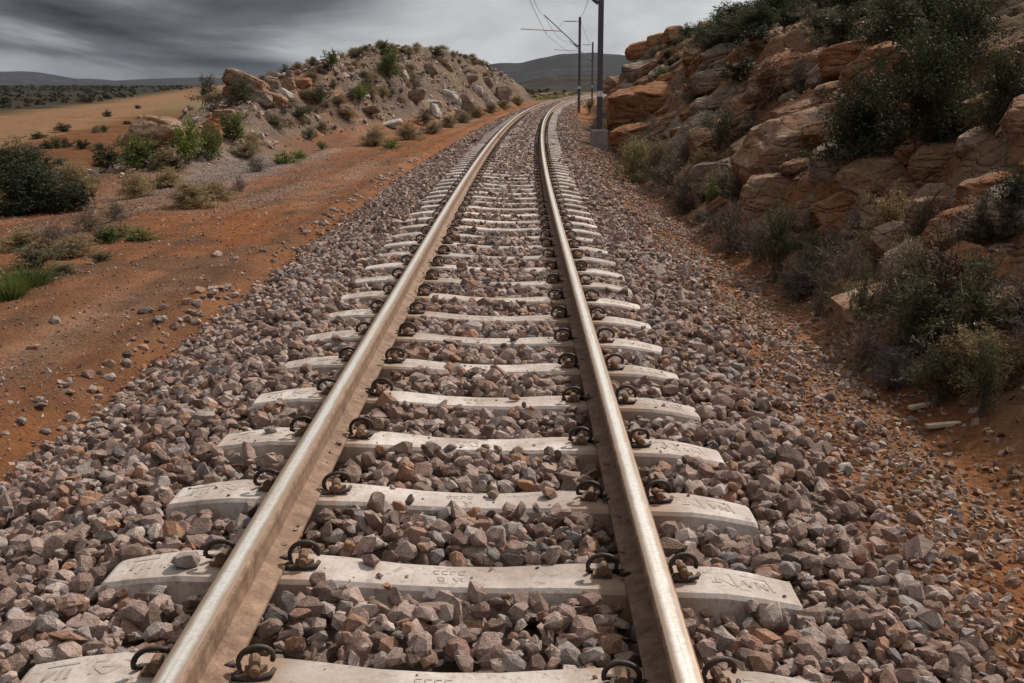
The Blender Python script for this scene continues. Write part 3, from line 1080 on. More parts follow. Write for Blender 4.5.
sl_me = sleeper_mesh(); sl_me.materials.append(M['concrete'])
mk = [marks_end(), marks_left()] + marks_mid()
for m_ in mk:
    m_.materials.append(M['mark'])
cl_me = clip_mesh(); cl_me.materials.append(M['clip'])
pn_me = pin_mesh(); pn_me.materials.append(M['pin'])
tilt = math.atan(CANT)
ORD = ['nearest', 'second', 'third', 'fourth', 'fifth', 'sixth', 'seventh', 'eighth', 'ninth', 'tenth', 'eleventh', 'twelfth', 'thirteenth', 'fourteenth', 'fifteenth', 'sixteenth', 'seventeenth', 'eighteenth', 'nineteenth', 'twentieth']
TENS = {2: 'twenty', 3: 'thirty', 4: 'forty', 5: 'fifty', 6: 'sixty'}
TENS0 = {2: 'twentieth', 3: 'thirtieth', 4: 'fortieth', 5: 'fiftieth', 6: 'sixtieth'}
ORD1 = ['', 'first'] + ORD[1:9]
rs = random.Random(5)
nsl = int((205 - Y0) / SP)
for k in range(-1, nsl):
    yy = Y0 + k * SP
    if k < 0:
        continue
    q = math.atan(0.0009 * max(yy - 10, 0))
    o = obj('railway_sleeper', sl_me, None, None, (float(xc(yy)), yy, 0), (0, tilt, -q + rs.uniform(-.004, .004)))
    if k == 0:
        lab = 'pale concrete railway sleeper nearest the camera, cut by the bottom edge'
    elif k < 20:
        lab = 'pale concrete railway sleeper, %s from the camera counting along the track' % ORD[k]
    elif k < 60:
        n1 = k + 1
        tens, ones = divmod(n1, 10)
        wd = (TENS0[tens] if ones == 0 else TENS[tens] + '-' + ORD1[ones])
        lab = 'pale concrete railway sleeper, %s counting away from the camera' % wd
    else:
        lab = 'small far concrete railway sleeper where the track bends right'
    tag(o, lab, 'sleeper', 'concrete sleepers of the track')
    if k < 9:
        for m_ in mk:
            obj('moulded_marking', m_, None, o)
    if yy < 62:
        for side in (-1, 1):
            for s2 in (-1, 1):
                c = obj('rail_clip', cl_me, None, o, (side * RAIL_T + s2 * 0.112, rs.uniform(-.006, .006), -.151), (rs.uniform(-.10, .10), rs.uniform(-.12, .08), (0 if s2 > 0 else math.pi) + rs.uniform(-.22, .22)), (rs.uniform(.82, .92), .95, rs.uniform(.80, .92)))
                if yy < 30:
                    obj('clip_pin', pn_me, None, c)

# ---- where rocks and plants stand: x, y, z, width, height, kind, ...
PLANTS = [
    (-4.48, 10.71, -0.54, 0.47, 0.22, 'grass_green', 'low green grass tuft at the left edge of the dirt track'),
    (-4.45, 10.22, -0.56, 0.35, 0.23, 'grass_green', 'green grass tuft cut by the left edge of the picture'),
    (-4.52, 14.23, -0.56, 0.50, 0.19, 'bright', 'bright green low plant alone on the edge of the dirt'),
    (-4.92, 11.94, -0.54, 0.81, 0.26, 'olive', 'low olive shrub left of the green tuft by the dirt'),
    (-4.83, 12.73, -0.55, 0.64, 0.26, 'straw', 'yellowish dry tuft beside the low olive shrub'),
    (-5.48, 15.08, -0.56, 0.78, 0.35, 'twig', 'grey brown dry shrub behind the green low plants'),
    (-4.90, 14.08, -0.57, 0.47, 0.21, 'green', 'small green plant in front of the grey brown dry shrub'),
    (-7.45, 18.23, -0.68, 1.45, 0.73, 'dark', 'large dark shrub low on the left, nearest of the two dark ones'),
    (-11.15, 26.57, -0.91, 1.88, 0.84, 'dark', 'dark shrub at the left edge behind the larger dark one'),
    (-8.34, 22.45, -0.66, 1.05, 0.52, 'straw', 'straw coloured grass clump right of the dark left shrubs'),
    (-6.62, 20.72, -0.65, 0.72, 0.48, 'straw', 'straw coloured round clump below the green bush and tan block'),
    (-8.22, 26.03, -0.54, 1.34, 0.86, 'green', 'rounded green bush in front of the tan sandstone block'),
    (-9.16, 26.75, -0.59, 1.02, 0.53, 'dark', 'dark low bush left of the rounded green bush'),
    (-7.47, 27.17, -0.51, 0.99, 1.17, 'bright', 'tall bright green bush right of the tan sandstone block'),
    (-7.36, 28.42, -0.47, 0.94, 0.85, 'green', 'green bush between the tall bright bush and the red rock'),
    (-4.99, 18.09, -0.56, 0.91, 0.39, 'straw', 'pale straw tussock on the grey gravel left of the dirt track'),
    (-4.91, 19.32, -0.55, 0.71, 0.32, 'straw', 'pale straw tussock right of the largest pale one'),
    (-4.89, 20.96, -0.55, 0.42, 0.28, 'twig', 'small round brown twiggy shrub beside the pale tussocks'),
    (-6.69, 22.73, -0.65, 0.87, 0.38, 'straw', 'low straw tuft behind the pale tussocks'),
    (-7.35, 31.07, -0.18, 1.18, 0.92, 'green', 'dark green bush in front of the red rock'),
    (-8.42, 36.59, 0.63, 1.80, 0.84, 'olive', 'grey green shrub below the large tilted slab'),
    (-10.71, 41.74, 0.47, 1.44, 1.03, 'olive', 'grey green shrub left of the large tilted slab'),
    (-6.76, 29.83, -0.51, 0.99, 0.44, 'straw', 'straw tuft at the foot of the dark green bush'),
    (-5.48, 28.21, -0.55, 0.79, 0.33, 'bright', 'bright green cushion plant, left one of the pair on the dirt'),
    (-5.52, 30.62, -0.58, 0.56, 0.30, 'bright', 'bright green cushion plant, right one of the pair on the dirt'),
    (-5.72, 35.04, -0.59, 0.46, 0.32, 'bright', 'small lone bright green cushion plant beside the grey gravel heap'),
    (-7.30, 44.31, 0.42, 1.52, 0.87, 'olive', 'olive brown shrub on the lower left of the mound'),
    (-6.31, 48.49, 0.61, 1.11, 0.79, 'bright', 'bright green round shrub on the slope of the mound'),
    (-7.47, 48.51, 1.81, 1.18, 0.95, 'tree', 'small sparse tree on the skyline left of the mound top'),
    (-6.03, 56.42, 1.54, 1.65, 1.38, 'green', 'green bush high on the mound below the skyline'),
    (-6.83, 61.84, 2.69, 1.30, 0.75, 'dark', 'dark green bush on the skyline at the top of the mound'),
    (-6.37, 66.48, 2.85, 0.75, 0.32, 'dark', 'tiny dark bush on the skyline beside the top bush'),
    (-4.94, 74.02, 2.68, 1.08, 0.84, 'dark', 'dark bush on the skyline at the right shoulder of the mound'),
    (-5.23, 59.86, 1.08, 1.37, 0.83, 'twig', 'brown twiggy shrub below the green bush on the mound'),
    (-8.04, 47.19, 1.57, 0.46, 0.35, 'dark', 'tiny dark shrub on the skyline left of the small tree'),
    (-4.40, 36.77, -0.56, 1.03, 0.61, 'straw', 'dry straw tuft at the foot of the mound, leftmost of the row'),
    (-3.57, 34.06, -0.51, 0.79, 0.34, 'bright', 'green creeping plant at the foot of the mound'),
    (-3.63, 39.69, -0.52, 1.11, 0.59, 'straw', 'dry straw tuft at the foot of the mound right of the green creeper'),
    (-4.19, 53.67, -0.54, 1.50, 0.71, 'olive', 'olive shrub at the foot of the mound'),
    (-3.17, 44.21, -0.51, 1.02, 0.47, 'straw', 'low straw tuft in the row along the left of the track'),
    (-3.01, 51.47, -0.55, 1.10, 0.55, 'straw', 'second low straw tuft in the row along the left of the track'),
    (-2.68, 57.18, -0.52, 1.13, 0.61, 'straw', 'third low straw tuft in the row along the left of the track'),
    (-2.35, 66.39, -0.54, 1.20, 0.65, 'straw', 'fourth low straw tuft in the row along the left of the track'),
    (-1.77, 74.18, -0.45, 1.34, 0.67, 'straw', 'fifth low straw tuft in the row along the left of the track'),
    (-1.07, 80.96, -0.35, 1.46, 0.66, 'straw', 'sixth low straw tuft in the row along the left of the track'),
    (-0.16, 90.90, -0.25, 1.64, 0.67, 'straw', 'farthest low straw tuft in the row along the left of the track'),
    (-21.04, 52.95, -1.08, 0.96, 0.35, 'dark', 'small dark shrub near the road, farthest left'),
    (-22.78, 60.53, -1.07, 1.20, 0.45, 'dark', 'small dark shrub on the near edge of the dirt road'),
    (-31.77, 93.89, -1.22, 0.93, 0.62, 'dark', 'small dark shrub at the road edge behind the tan block'),
    (-17.67, 45.33, -1.11, 0.82, 0.34, 'dark', 'small dark shrub between the road and the dark left bushes'),
    (-17.28, 46.20, -1.08, 0.69, 0.38, 'dark', 'small dark shrub on the red slope under the road'),
    (-40.06, 127.88, -1.29, 1.05, 0.52, 'dark', 'tiny dark shrub where the road narrows'),
    (-13.75, 39.56, -0.84, 0.65, 0.26, 'olive', 'small olive shrub on the red slope left of the tan block'),
    (-7.61, 18.34, -0.67, 1.84, 0.80, 'bigdark', 'broad dark bush mass low at the left edge, in front of the others'),
    (-10.74, 25.28, -0.82, 2.31, 0.92, 'bigdark', 'broad dark bush mass at the left edge, behind the lower one'),
    (-6.91, 18.43, -0.65, 0.92, 0.46, 'dark', 'dark bush at the right end of the dark bush mass on the left'),
    (-5.38, 15.93, -0.52, 0.67, 0.29, 'twig', 'grey brown dry shrub right of the dark bush mass'),
    (-5.39, 13.63, -0.54, 0.80, 0.30, 'twig', 'grey dry shrub in front of the dark bush mass'),
    (-4.85, 14.52, -0.54, 0.49, 0.19, 'straw', 'straw tuft behind the lone bright green plant'),
    (-5.67, 13.52, -0.57, 0.68, 0.25, 'straw', 'straw tuft at the left edge below the dark bush mass'),
    (-4.45, 11.49, -0.55, 0.45, 0.16, 'straw', 'low straw tuft right of the green grass on the left edge'),
    (-4.34, 12.29, -0.53, 0.37, 0.14, 'olive', 'low olive plant at the edge of the dirt below the dry shrubs'),
    (-7.68, 26.18, -0.55, 0.87, 0.48, 'straw', 'straw tuft right of the rounded green bush'),
    (-5.66, 25.86, -0.57, 0.86, 0.34, 'twig', 'grey dry shrub on the grey gravel'),
    (-7.30, 36.40, -0.02, 1.02, 0.48, 'straw', 'straw tuft above the grey gravel beside the mound'),
    (-7.31, 40.66, 0.10, 1.20, 0.60, 'olive', 'low olive shrub left of the foot of the mound'),
    (-6.44, 45.09, 0.04, 1.11, 0.44, 'straw', 'straw tuft on the lower slope of the mound'),
    (4.67, 12.92, 1.42, 1.15, 0.84, 'bigdark', 'dense dark bush high on the slope in the upper right corner'),
    (4.78, 15.52, 1.69, 1.13, 0.75, 'bigdark', 'dense dark bush high on the slope left of the corner bush'),
    (4.12, 10.23, 0.89, 0.75, 0.75, 'bigdark', 'dense dark bush at the right edge below the corner bush'),
    (4.82, 18.30, 1.79, 1.04, 0.65, 'dark', 'dark bush high on the slope above the very large one'),
    (3.06, 8.99, -0.02, 0.53, 0.53, 'darktwig', 'dark brown twiggy shrub left of the steep slab'),
    (2.52, 8.03, -0.28, 0.41, 0.41, 'twig', 'grey brown shrub behind the dark hollow shrubs'),
    (2.27, 22.64, -0.52, 1.05, 0.86, 'grass_tall', 'tall yellow green grass clump at the foot of the bank near the concrete block'),
    (2.44, 19.24, -0.48, 0.86, 0.57, 'twig', 'grey twiggy shrub right of the tall yellow green grass'),
    (2.66, 17.66, -0.47, 0.65, 0.50, 'twig', 'grey twiggy shrub at the foot of the grey pink block'),
    (2.62, 16.14, -0.44, 0.30, 0.46, 'green', 'small upright green plant on the foot of the bank'),
    (2.29, 12.84, -0.54, 0.67, 0.62, 'twig', 'large grey twiggy shrub at the foot of the bank'),
    (2.44, 11.16, -0.57, 0.58, 0.77, 'olive', 'tall olive green shrub at the foot of the large orange block'),
    (2.47, 12.23, -0.51, 0.41, 0.45, 'twig', 'grey twiggy shrub behind the tall olive shrub'),
    (3.18, 18.84, 0.24, 0.99, 0.78, 'olive', 'rounded olive bush among the rocks of the bank'),
    (3.82, 18.79, 0.94, 1.04, 0.77, 'rusty', 'rust brown bush with orange top on the bank'),
    (4.26, 18.62, 1.11, 0.76, 0.61, 'twig', 'grey brown bush right of the rust topped one'),
    (3.56, 12.29, 0.40, 1.22, 1.14, 'bigdark', 'very large dark green bush on the bank'),
    (3.96, 11.45, 0.66, 1.32, 1.22, 'bigdark', 'very large dark bush at the upper right of the bank'),
    (2.31, 9.05, -0.48, 0.25, 0.26, 'twig', 'round brown twig clump at the edge of the gravel'),
    (2.35, 8.02, -0.41, 0.31, 0.50, 'olive', 'upright olive shrub standing in front of the dark hollow of the bank'),
    (2.24, 7.46, -0.53, 0.47, 0.40, 'twig', 'grey brown dry shrub at the foot of the upright olive shrub'),
    (2.30, 7.03, -0.54, 0.48, 0.30, 'twig', 'low grey brown dry shrub right of the dry shrub under the olive one'),
    (2.77, 7.56, -0.27, 0.71, 0.67, 'darktwig', 'large dark brown twiggy shrub on the right of the bank'),
    (2.53, 6.28, -0.51, 0.33, 0.49, 'olive', 'thin dark olive shrub at the right edge near the timber pieces'),
    (3.29, 7.98, 0.26, 0.47, 0.53, 'bigdark', 'dark shrub at the right edge above the tan boulder'),
    (2.55, 9.12, -0.35, 0.43, 0.48, 'twig', 'grey thorny shrub behind the upright olive shrub'),
    (2.59, 10.48, -0.47, 0.49, 0.46, 'olive', 'olive shrub between the tall olive shrub and the grey thorny one'),
    (3.75, 26.18, 0.69, 0.94, 0.56, 'olive', 'olive bush above the red overhanging ledge'),
    (4.05, 26.60, 1.10, 1.13, 0.61, 'dark', 'dark olive bush right of the red overhanging ledge'),
    (4.91, 41.64, 1.40, 0.88, 0.51, 'green', 'green bush on top of the tan outcrop'),
    (4.11, 22.40, 1.34, 1.13, 0.47, 'dark', 'dark bush left of the rust brown one'),
    (5.14, 32.43, 2.02, 1.58, 0.63, 'olive', 'olive bush high on the slope below the skyline'),
    (4.56, 23.42, 1.90, 1.14, 0.53, 'dark', 'dark bush high on the slope right of the olive one'),
    (6.56, 48.11, 3.10, 0.93, 0.54, 'dark', 'small dark bush on the skyline at the left end of the slope'),
    (6.18, 38.13, 2.84, 0.92, 0.40, 'dark', 'dark bush on the skyline right of the small one'),
    (5.35, 28.14, 2.51, 0.73, 0.29, 'dark', 'dark bush on the skyline above the middle of the slope'),
    (5.55, 25.43, 2.47, 0.70, 0.29, 'dark', 'dark bush on the skyline where the slope steepens'),
    (2.86, 35.13, -0.60, 1.22, 0.69, 'straw', 'straw tuft at the foot of the nearest pole block'),
    (3.58, 50.17, -0.50, 1.24, 0.66, 'olive', 'olive shrub behind the nearest pole'),
    (3.23, 35.43, -0.32, 1.17, 0.64, 'straw', 'straw coloured clump under the grey leaning slab'),
    (4.42, 76.16, -0.43, 1.37, 0.75, 'olive', 'small olive shrub between the two farther poles'),
    (2.81, 25.96, -0.43, 0.77, 0.64, 'olive', 'olive shrub at the foot of the red overhanging ledge'),
]
ROCKS = [
    (3.30, 14.88, 0.26, 1.13, 1.28, 'rock', -18, 'largest orange sandstone block in the middle of the right bank'),
    (3.29, 12.42, 0.14, 0.31, 0.80, 'rock_red', 28, 'narrow orange slab leaning beside the largest block'),
    (3.46, 11.73, 0.17, 0.45, 0.68, 'rock', 30, 'leaning sandstone slab right of the narrow orange one'),
    (3.63, 11.32, 0.16, 0.41, 0.47, 'rock', 10, 'sandstone block at the foot of the big dark bush'),
    (3.92, 11.30, 0.53, 0.52, 0.39, 'rock', -12, 'dark tan boulder perched below the upper right bush'),
    (3.15, 22.39, 0.08, 0.81, 1.59, 'rock_grey', 38, 'smooth pale slab leaning on the bank behind the pole block'),
    (3.62, 19.97, 0.63, 1.37, 0.39, 'rock', -30, 'long sloping slab above the pale leaning one'),
    (4.00, 16.92, 0.89, 1.11, 0.42, 'rock', -20, 'long flat slab under the big dark bush'),
    (3.66, 19.19, 0.69, 0.41, 0.31, 'rock_grey', 0, 'small round boulder on the end of the long flat slab'),
    (3.50, 17.10, 0.50, 0.70, 0.48, 'rock', -24, 'rounded slab on top of the largest orange block'),
    (5.17, 50.13, 1.67, 2.45, 1.39, 'rock_grey', -8, 'tan outcrop near the skyline behind the nearest pole'),
    (4.01, 36.08, 0.58, 2.66, 1.48, 'rock_red', 4, 'wide red overhanging ledge left of the bushes'),
    (3.40, 32.10, -0.12, 1.85, 0.79, 'rock_red', 0, 'low red block under the overhanging ledge'),
    (4.36, 50.38, 0.39, 1.07, 2.39, 'rock_grey', 34, 'grey slab leaning beside the nearest pole'),
    (5.80, 75.87, 1.15, 1.61, 1.11, 'rock', 0, 'dark small block on the skyline beside the nearest pole'),
    (2.91, 17.50, -0.17, 0.81, 0.70, 'rock_grey', -10, 'grey pink block left of the largest orange one'),
    (3.13, 20.55, 0.18, 0.68, 0.68, 'rock', 12, 'tan block behind the grey pink one'),
    (3.03, 9.54, -0.02, 0.53, 0.38, 'rock', 18, 'sandstone block under the jumble of the right bank'),
    (3.22, 9.41, 0.22, 0.42, 0.36, 'rock', -8, 'flat sandstone block in the jumble below the perched boulder'),
    (3.15, 10.45, 0.01, 0.35, 0.24, 'rock_grey', -5, 'small grey block between the leaning slabs'),
    (3.20, 11.15, -0.22, 0.47, 0.43, 'rock', 25, 'orange block below the leaning slabs'),
    (3.09, 11.71, -0.20, 0.43, 0.49, 'rock_red', 22, 'red block right of the tall olive shrub'),
    (3.15, 8.56, 0.18, 0.43, 0.43, 'rock_red', 32, 'steep slab left of the shrub at the right edge'),
    (3.02, 7.36, -0.15, 0.45, 0.37, 'rock', -10, 'tan boulder at the right edge above the thin olive shrub'),
    (2.63, 7.06, -0.43, 0.30, 0.08, 'rock', -6, 'flat tan ledge at the foot of the dark twiggy shrub'),
    (3.43, 8.88, 0.44, 0.52, 0.29, 'rock_red', -18, 'red slab right of the perched boulder'),
    (3.11, 12.62, -0.07, 0.42, 0.46, 'rock', 26, 'sandstone block at the foot of the narrow orange slab'),
    (2.88, 13.90, -0.11, 0.65, 0.69, 'rock', -6, 'lower half of the cliff under the largest orange block'),
    (3.98, 22.60, 1.13, 1.11, 0.33, 'rock_grey', -28, 'pale edged slab left of the rust topped bush'),
    (4.19, 26.32, 1.31, 0.94, 0.47, 'rock_grey', -10, 'grey boulder between dark bushes on the slope'),
    (4.74, 17.67, 1.61, 0.86, 0.43, 'rock_red', -12, 'red rock face high on the dark slope'),
    (4.33, 19.70, 1.46, 0.96, 0.38, 'rock_red', -14, 'red rock ledge above the rust topped bush'),
    (6.65, 68.99, 3.14, 1.46, 0.78, 'rock_red', -14, 'step of red rock on the skyline, lowest of the steps'),
    (6.19, 56.36, 3.15, 1.09, 0.64, 'rock_red', -14, 'step of red rock on the skyline, middle of the steps'),
    (6.34, 51.30, 3.30, 1.00, 0.58, 'rock_red', -14, 'step of red rock on the skyline, highest of the steps'),
    (2.69, 7.95, -0.15, 0.38, 0.27, 'rock', 10, 'block in the dark hollow behind the upright olive shrub'),
    (3.06, 7.81, 0.01, 0.39, 0.33, 'rock_red', -15, 'red block behind the large dark twiggy shrub'),
    (-9.06, 40.88, 1.27, 1.87, 0.67, 'rock', 24, 'large tilted sandstone slab standing above the dirt road'),
    (-9.29, 40.68, 1.01, 1.13, 0.67, 'rock_red', 0, 'brown block carrying the large tilted slab'),
    (-8.17, 40.38, 0.82, 1.06, 0.46, 'rock', 14, 'tan slab lying below the large tilted slab'),
    (-8.25, 39.17, 0.83, 0.71, 0.51, 'rock_grey', 20, 'grey block behind the tan slab below the tilted one'),
    (-8.22, 43.01, 1.27, 0.77, 0.49, 'rock', -10, 'tan boulder right of the large tilted slab'),
    (-8.56, 42.41, 1.34, 0.69, 0.48, 'rock_grey', 10, 'grey boulder between the tilted slab and the tan boulder'),
    (-8.53, 45.68, 1.60, 0.34, 0.45, 'rock_grey', 10, 'small upright stone on the skyline left of the mound'),
    (-8.11, 45.15, 1.31, 0.96, 0.44, 'rock_red', -5, 'reddish boulder at the left foot of the mound'),
    (-8.02, 41.91, 0.94, 0.62, 0.34, 'rock_pale', 30, 'pale split slab beside the tan slab'),
    (-8.99, 29.65, 0.03, 1.42, 0.93, 'rock', 6, 'tan sandstone block behind the rounded green bush'),
    (-8.04, 33.20, 0.47, 0.71, 0.33, 'rock', -4, 'flat pinkish boulder in front of the grey green shrubs'),
    (-7.62, 30.11, 0.11, 0.45, 0.65, 'rock_red', 10, 'upright red rock between the green bushes'),
    (-7.17, 33.72, -0.11, 0.28, 0.19, 'rock_pale', 20, 'small white boulder at the top of the grey gravel'),
    (-7.57, 36.72, 0.39, 0.24, 0.36, 'rock_pale', 20, 'small pale upright stone under the tan slab'),
    (-1.12, 84.61, 0.73, 1.80, 1.80, 'rock_grey', -4, 'blocky grey outcrop at the far end of the mound'),
    (-2.91, 69.51, 0.38, 1.37, 1.59, 'rock', -3, 'tan rock face at the foot of the mound beside the white stones'),
    (-3.85, 67.17, 0.57, 0.88, 0.66, 'rock_pale', 15, 'white rubble block on the mound, leftmost of the white ones'),
    (-3.45, 68.97, 0.28, 0.51, 0.45, 'rock_pale', 15, 'white rubble block on the mound above the straw tufts'),
    (-2.58, 76.78, 0.90, 0.63, 0.50, 'rock_pale', 15, 'white rubble block on the mound, topmost of the white ones'),
    (-2.15, 77.20, 0.53, 0.57, 0.63, 'rock_pale', 25, 'white rubble block left of the grey outcrop'),
    (-1.83, 76.80, 0.04, 0.50, 0.50, 'rock_pale', 35, 'lowest white rubble block left of the grey outcrop'),
    (-5.46, 58.76, 1.69, 0.34, 0.57, 'rock_pale', -30, 'small pale slab right of the green bush on the mound'),
    (-4.39, 61.52, 0.34, 0.91, 0.30, 'rock_pale', 8, 'thin pale slab jutting from the mound face'),
    (-4.02, 58.29, 0.01, 0.33, 0.67, 'rock_pale', -30, 'pale slab edge below the thin jutting slab'),
    (-5.99, 48.39, 0.30, 1.11, 0.32, 'rock_grey', -6, 'flat grey slab on the lower slope of the mound'),
    (-5.22, 49.23, -0.31, 0.89, 0.24, 'rock_pale', -12, 'pale flat slab above the straw tufts at the foot of the mound'),
    (-4.89, 57.47, 0.81, 1.41, 0.94, 'rock_grey', -20, 'dark grey slab on the mound below the brown twiggy shrub'),
    (-4.98, 68.62, 2.15, 1.12, 0.78, 'rock_red', -8, 'reddish ledge at the right shoulder of the mound'),
    (-4.27, 73.78, 2.33, 1.08, 0.72, 'rock_red', 10, 'reddish block where the mound drops to the right'),
    (-3.11, 77.74, 1.77, 1.27, 0.89, 'rock', 12, 'brown rock on the descending ridge of the mound'),
    (-2.15, 84.85, 1.54, 1.25, 0.97, 'rock_red', 16, 'reddish rock on the ridge above the grey outcrop'),
]

# ------------------------------------------------------------------ boulders
def rock_mesh(seed, style):
    r = random.Random(seed)
    bm = bmesh.new()
    bmesh.ops.create_icosphere(bm, subdivisions=5, radius=1.0)
    P = np.array([v.co[:] for v in bm.verts])
    ex = {'block': 5.0, 'slab': 5.0, 'boulder': 3.4}[style]
    k = (np.abs(P) ** ex).sum(1) ** (-1 / ex)
    P = P * k[:, None]
    nc = {'block': 13, 'slab': 10, 'boulder': 16}[style]
    for _ in range(nc):
        d = np.array([r.gauss(0, 1), r.gauss(0, 1), r.gauss(0, 1)]); d /= np.linalg.norm(d)
        reach = (np.abs(d)).sum() if style != 'boulder' else 1.15
        lim = reach * r.uniform(0.58, 0.84)
        over = np.maximum(P @ d - lim, 0)
        P = P - over[:, None] * d[None] * 0.97
    nrm = P / np.maximum(np.linalg.norm(P, axis=1), .01)[:, None]
    P = P + nrm * (0.07 * fbm3(P * 1.5 + seed, seed, 3) + 0.035 * fbm3(P * 6 + seed, seed + 9, 3))[:, None]
    # bedding cracks
    lay = np.abs(((P[:, 2] + 0.25 * P[:, 0] + 0.08 * fbm3(P * 2, seed + 4, 2)) * r.uniform(1.2, 2.0) + 0.3) % 1 - 0.5)
    P = P - nrm * (0.07 * np.exp(-(lay / 0.05) ** 2))[:, None]
    for v, p in zip(bm.verts, P):
        v.co = p
    me = bpy.data.meshes.new('rock')
    bm.to_mesh(me); bm.free()
    me.polygons.foreach_set('use_smooth', [True] * len(me.polygons))
    me.set_sharp_from_angle(angle=R(24))
    return me


M['rock_mound'] = mat_rock('mound_rock', (0.17, 0.105, 0.075), (0.24, 0.165, 0.125), (0.30, 0.23, 0.185))
M['rock_mound_tan'] = mat_rock('mound_rock_tan', (0.20, 0.14, 0.10), (0.29, 0.215, 0.165), (0.37, 0.30, 0.25))
RV = {s: [rock_mesh(i * 7 + j * 100, s) for i in range(5)] for j, s in enumerate(('block', 'slab', 'boulder'))}
rr_ = random.Random(21)


def put_rock(name, p, w, h, dep, tilt_deg, mat, label, cat, group=None, style=None):
    style = style or ('slab' if max(w, h) > 1.9 * min(w, h) else rr_.choice(['block', 'boulder']))
    me = rr_.choice(RV[style])
    if not me.materials:
        me.materials.append(None)
    o = obj(name, me, None, None, p, (rr_.uniform(-.2, .2), R(tilt_deg), rr_.uniform(-.45, .45)), (w * .56, dep * .56, h * .56))
    o.material_slots[0].link = 'OBJECT'
    o.material_slots[0].material = M[mat]
    return tag(o, label, cat, group)


for (x, y, z, w, h, mat, tl_, lab) in ROCKS:
    right = x > 1.5
    if not right and 33 < y < 48:
        w, h, z = w * .82, h * .82, z - .05 * h
    if not right and y > 48 and mat != 'rock_pale':
        w, h, z = w * .72, h * .66, z - .12 * h
        mat = {'rock_red': 'rock_mound', 'rock': 'rock_mound_tan'}.get(mat, mat)
    big_ = max(w, h)
    dep = 0.75 * big_ if min(w, h) > 0.45 * big_ else 0.85 * big_
    nm = 'slab_rock' if ('slab' in lab or 'ledge' in lab) else ('boulder' if 'boulder' in lab else 'rock')
    put_rock(nm, (x + (0.06 * w if right else 0), y + 0.12 * dep, z - 0.04 * h), w, h, dep, tl_, mat, lab, 'boulder' if nm == 'boulder' else 'rock',
             'sandstone rocks of the right bank' if right else 'rocks left of the track')

# rubble blocks lodged in the right bank
cnt = 0
while cnt < 150:
    yy = 8.0 + 43 * rr_.random() ** 1.7
    tt = 2.75 + rr_.random() * 2.3
    xx = tt + float(xc(yy))
    w = rr_.uniform(0.16, 0.52) * (1 + yy / 45)
    zz_ = float(height(xx, yy))
    put_rock('rubble_block', (xx, yy, zz_ + .02), w, w * rr_.uniform(.35, .7), w * 1.1, rr_.gauss(-26, 9), rr_.choice(['rock', 'rock', 'rock_red', 'rock_grey']),
             'small sandstone rubble block lodged in the right bank', 'rock', 'small rubble blocks of the right bank', rr_.choice(['block', 'block', 'slab']))
    cnt += 1

# rubble on the spoil mound (too small to pick apart)
n = 14000
yy = rng.uniform(24, 112, n); tt = rng.uniform(-14, -4.2, n)
xx = tt + xc(yy)
mm = mound(xx, yy)
cl_ = fbm2(xx * .5, yy * .3, 91, 3)
k = (mm > .15) & (rng.uniform(0, 1, n) < 0.25 + 1.2 * sstep(0, .5, cl_))
xx, yy = xx[k], yy[k]
size = 0.04 + 0.30 * rng.beta(1, 5, len(xx))
o = obj('rubble', scatter_mesh('rubble', np.stack([xx, yy, height(xx, yy) + size * .2], -1), size, VAR_MID, rng, .4), M['stone'])
tag(o, 'loose grey and brown rubble strewn over the spoil mound', 'rubble', kind='stuff')
n = 2600
yy = rng.uniform(5, 50, n); tt = rng.uniform(2.6, 6, n)
xx = tt + xc(yy)
size = 0.02 + 0.10 * rng.beta(1, 4, n)
o = obj('rubble', scatter_mesh('rubble', np.stack([xx, yy, height(xx, yy) + size * .2], -1), size, VAR_MID, rng, .4), M['stone_w'])
tag(o, 'loose reddish rubble strewn over the right bank', 'rubble', kind='stuff')

# loose stones on the red dirt: a row thrown out along the ballast, and a few lying apart
def loose(x, y, s, lab, grp=None, mat='stone_o', sq=1.0):
    o = obj('loose_stone', rr_.choice(hi_meshes), None, None, (x, y, float(height(x, y)) + s * .3), (rr_.uniform(-.3, .3), rr_.uniform(-.3, .3), rr_.uniform(0, 6.28)), (s, s, s * sq))
    return tag(o, lab, 'stone', grp)


for i in range(230):
    yy = 4.6 + 24 * rr_.random() ** 1.25
    if math.sin(yy * 2.1) + math.sin(yy * 0.83 + 1) < -0.5:
        continue
    loose(float(xc(yy)) - 2.40 + rr_.gauss(0, .07), yy, rr_.uniform(.022, .055), 'grey stone in the loose row along the outer edge of the orange rut', 'loose stones in a row on the dirt')
for (x, y, s, lab) in ((-3.55, 9.0, .055, 'pale stone alone on the dirt, nearer of the two lone ones'), (-2.95, 9.3, .075, 'grey brown rounded stone standing alone on the dirt'), (-2.7, 10.0, .065, 'flat grey stone on the dirt left of the rut'),
                       (-3.2, 12.6, .085, 'blue grey stone pair lying mid dirt track, larger one'), (-3.4, 8.2, .05, 'small pale stone near the left edge of the dirt'), (-2.9, 12.1, .05, 'dark small stone right of the blue grey stone'), (-3.0, 7.4, .045, 'dark stone on the dirt close to the left edge')):
    loose(x, y, s, lab, 'lone stones on the dirt')
o = loose(-2.02, 10.15, .14, 'black flat lump at the edge of the ballast left of the track', None, None, .55)
o.data = o.data.copy(); o.data.materials.clear(); o.data.materials.append(M['blackrub'])

